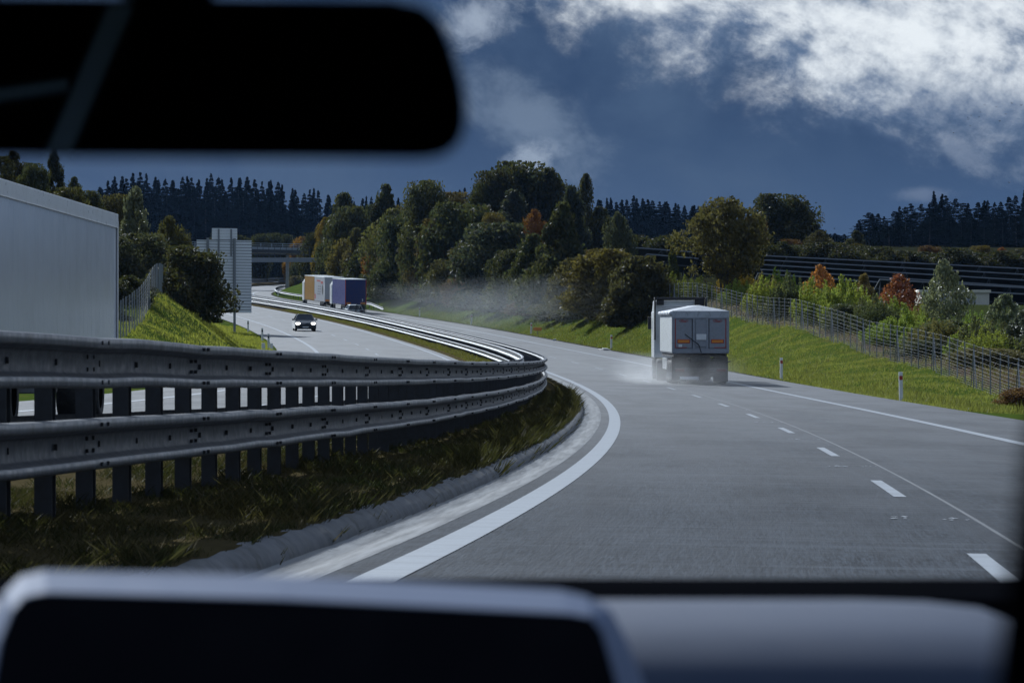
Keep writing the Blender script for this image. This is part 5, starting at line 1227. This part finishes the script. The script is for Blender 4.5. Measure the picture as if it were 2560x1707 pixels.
wall('in the lower row of the right forest', [(2175, 570), (2300, 550), (2450, 545), (2600, 530)], 26, 615, 66, ['spruce1', 'spruce3', 'pine2', 'spruce2'], 'front conifers of the right forest', 14)

def thicket(where, profile, step, Y, wpx, colr, group):
    xs = [p[0] for p in profile]; ys = [p[1] for p in profile]; x = xs[0]; i = 0
    while x <= xs[-1]:
        plant('bush', 'dark undergrowth bush, %s from the left %s' % (ordn(i), where), 'bush', random.choice(['bush1', 'bush2', 'bush3']), x + random.uniform(-8, 8), float(np.interp(x, xs, ys)) + random.uniform(-8, 8), Y + random.uniform(-8, 8), wpx * random.uniform(.8, 1.3), colr, group)
        x += step; i += 1
i = 0
for s in np.arange(168, 262, 4.6):
    u = 20.2 + random.uniform(-.8, 1.6); x, y = plan(s, u); h = random.uniform(1.9, 3.0) * (.75 if s < 222 else 1); z = float(zground(s, u)) + h
    i += 1
    plant('bush', 'low sunlit bush just behind the wire fence, %s from its near end' % ordn(i - 1), 'bush', random.choice(['feather', 'feather2', 'feather']), 1280 + F_PX * float(x) / float(y), YH - F_PX * (z - EYE) / float(y), float(y), 3.4 * F_PX / float(y), random.choice(['lite', 'mid', 'lite', 'yg']), 'low bushes along the wire fence')
thicket('behind the solar racks', [(1590, 590), (1760, 600), (1900, 612), (2150, 618), (2350, 626), (2620, 634)], 40, 388, 110, 'spr', 'undergrowth behind the solar racks')
thicket('at the foot of the left forest', [(560, 585), (640, 590), (780, 600)], 40, 760, 80, 'dk', 'undergrowth of the left forest')

# ------------------------------------------------------------------ grass (blades no one could count)
def blades(name, label, s_fun, n, hgt, width, color, lean=.5, tuft=1, m='grass_blade'):
    s, u = s_fun(n); k = len(s)
    s = np.repeat(s, tuft) + RNG.normal(0, .03, k * tuft) * (tuft > 1); u = np.repeat(u, tuft) + RNG.normal(0, .03, k * tuft) * (tuft > 1); k = len(s)
    x, y = plan(s, u); z = zground(s, u) - .02
    h = hgt * RNG.uniform(.45, 1.35, k); h *= .75 + .5 * np.sin(x * 1.9 + np.sin(y * .7) * 2) * np.sin(y * 1.3)
    h = np.maximum(h, hgt * .25)
    w = width * RNG.uniform(.7, 1.3, k); a = RNG.uniform(0, 2 * PI, k); l = RNG.uniform(.1, 1, k) * lean * h; b = RNG.uniform(0, 2 * PI, k)
    base = np.stack([x, y, z], 1); side = np.stack([np.cos(a), np.sin(a), 0 * a], 1) * w[:, None]; tip = np.stack([np.cos(b) * l, np.sin(b) * l, h], 1)
    V = np.stack([base - side, base + side, base + tip * .55 + side * .7 + np.array([0, 0, .08]) * h[:, None], base + tip], 1).reshape(-1, 3)
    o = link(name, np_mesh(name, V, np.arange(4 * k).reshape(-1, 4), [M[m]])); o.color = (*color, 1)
    return tag(o, label, 'grass', kind='stuff')
def area(s0, s1, u0, u1, power=1.0):
    return lambda n: (s0 + (s1 - s0) * RNG.uniform(0, 1, n) ** power, RNG.uniform(u0, u1, n))
blades('median_grass', 'dark rough grass under the near crash barrier', area(13, 120, -3.2, -.84, 2.2), 60000, .10, .0033, (.036, .042, .018), 1.4, 2, 'grass_dim')
blades('median_dry_grass', 'dry brown grass stems under the near crash barrier', area(13, 120, -2.0, -.84, 2.0), 9000, .14, .0028, (.075, .060, .032), 1.4, 2, 'grass_dim')
blades('median_tip_grass', 'taller grass tufts beside the gutter where the barrier bends away', area(40, 130, -1.5, -.86, 1.5), 6000, .22, .004, (.060, .056, .022), 1.2, 2, 'grass_dim')
blades('far_median_grass', 'brown dry grass strip along the far side of the median', area(120, 420, -4.0, -2.5), 16000, .22, .012, (.095, .075, .032), .9, 2)
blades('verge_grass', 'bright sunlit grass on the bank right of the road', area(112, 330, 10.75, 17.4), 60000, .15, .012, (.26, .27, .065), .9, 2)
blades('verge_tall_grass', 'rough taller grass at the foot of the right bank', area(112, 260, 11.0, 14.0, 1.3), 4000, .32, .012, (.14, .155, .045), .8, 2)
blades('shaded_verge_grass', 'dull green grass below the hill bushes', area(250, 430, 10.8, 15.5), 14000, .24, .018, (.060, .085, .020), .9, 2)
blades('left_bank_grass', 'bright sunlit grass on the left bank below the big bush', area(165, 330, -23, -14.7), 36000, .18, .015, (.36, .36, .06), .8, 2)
blades('soil_weeds', 'dry weeds on the bare soil behind the wire fence', area(130, 300, 17.4, 24), 9000, .32, .012, (.11, .085, .05), .9, 2)

# ------------------------------------------------------------------ spray behind the lorries, thin air
def spray(name, label, verts_faces, density, colr, scale, nlo, loc_z):
    m, nt, out = newmat(name); g = G(nt)
    v = g.n('ShaderNodeVolumePrincipled'); nt.links.new(v.outputs[0], out.inputs[1]); v.inputs['Color'].default_value = (*colr, 1); v.inputs['Anisotropy'].default_value = .35
    tc = g.n('ShaderNodeTexCoord'); ob = tc.outputs['Object']; n = g.noise(ob, scale, 3, .55)
    r = g.sep(tc.outputs['Generated'])
    e = lambda q: g.math('MULTIPLY', g.step(q, 0, .3), g.step(q, 1, .7))
    d = g.math('MULTIPLY', g.step(n, nlo, .68), g.math('MULTIPLY', e(r[0]), g.math('MULTIPLY', e(r[1]), g.step(r[2], 1.0, .0))))
    g.put(v.inputs['Density'], g.math('MULTIPLY', d, density))
    mb = MB(); mb.add(*verts_faces); o = mb.build(name, m)
    return tag(o, label, 'spray', kind='stuff')
def box_vf(s0, s1, u0, u1, h):
    P = []
    for s, u in ((s0, u0), (s0, u1), (s1, u1), (s1, u0)):
        x, y = plan(s, u); P.append((float(x), float(y), float(max(zroad(s, u), zground(s, u) if u > U_PAVE else -99)) + .02))
    return P + [(p[0], p[1], p[2] + h) for p in P], [(3, 2, 1, 0), (4, 5, 6, 7), (0, 1, 5, 4), (1, 2, 6, 5), (2, 3, 7, 6), (3, 0, 4, 7)]
spray('spray', 'white water spray thrown up behind the tipper lorry wheels', box_vf(149, 178, 2.0, 7.6, 1.35),   .10, (.92, .94, .97), .9, .33, 0)
spray('far_spray', 'pale spray drifting over the verge behind the blue trailer', box_vf(270, 440, 5.0, 16.0, 3.4), .0055, (.85, .92, .97), .05, .0, 0)

hz, hnt, hout = newmat('thin air')
hv = hnt.nodes.new('ShaderNodeVolumePrincipled'); hv.inputs['Color'].default_value = (.22, .42, .80, 1); hv.inputs['Density'].default_value = .00003; hv.inputs['Anisotropy'].default_value = .2
hnt.links.new(hv.outputs[0], hout.inputs[1])
if HAZE:
    tag(MB().box((-60, 640, 42), (1100, 1500, 116)).build('haze', hz), 'thin bluish air over the far woods', 'haze', kind='stuff')
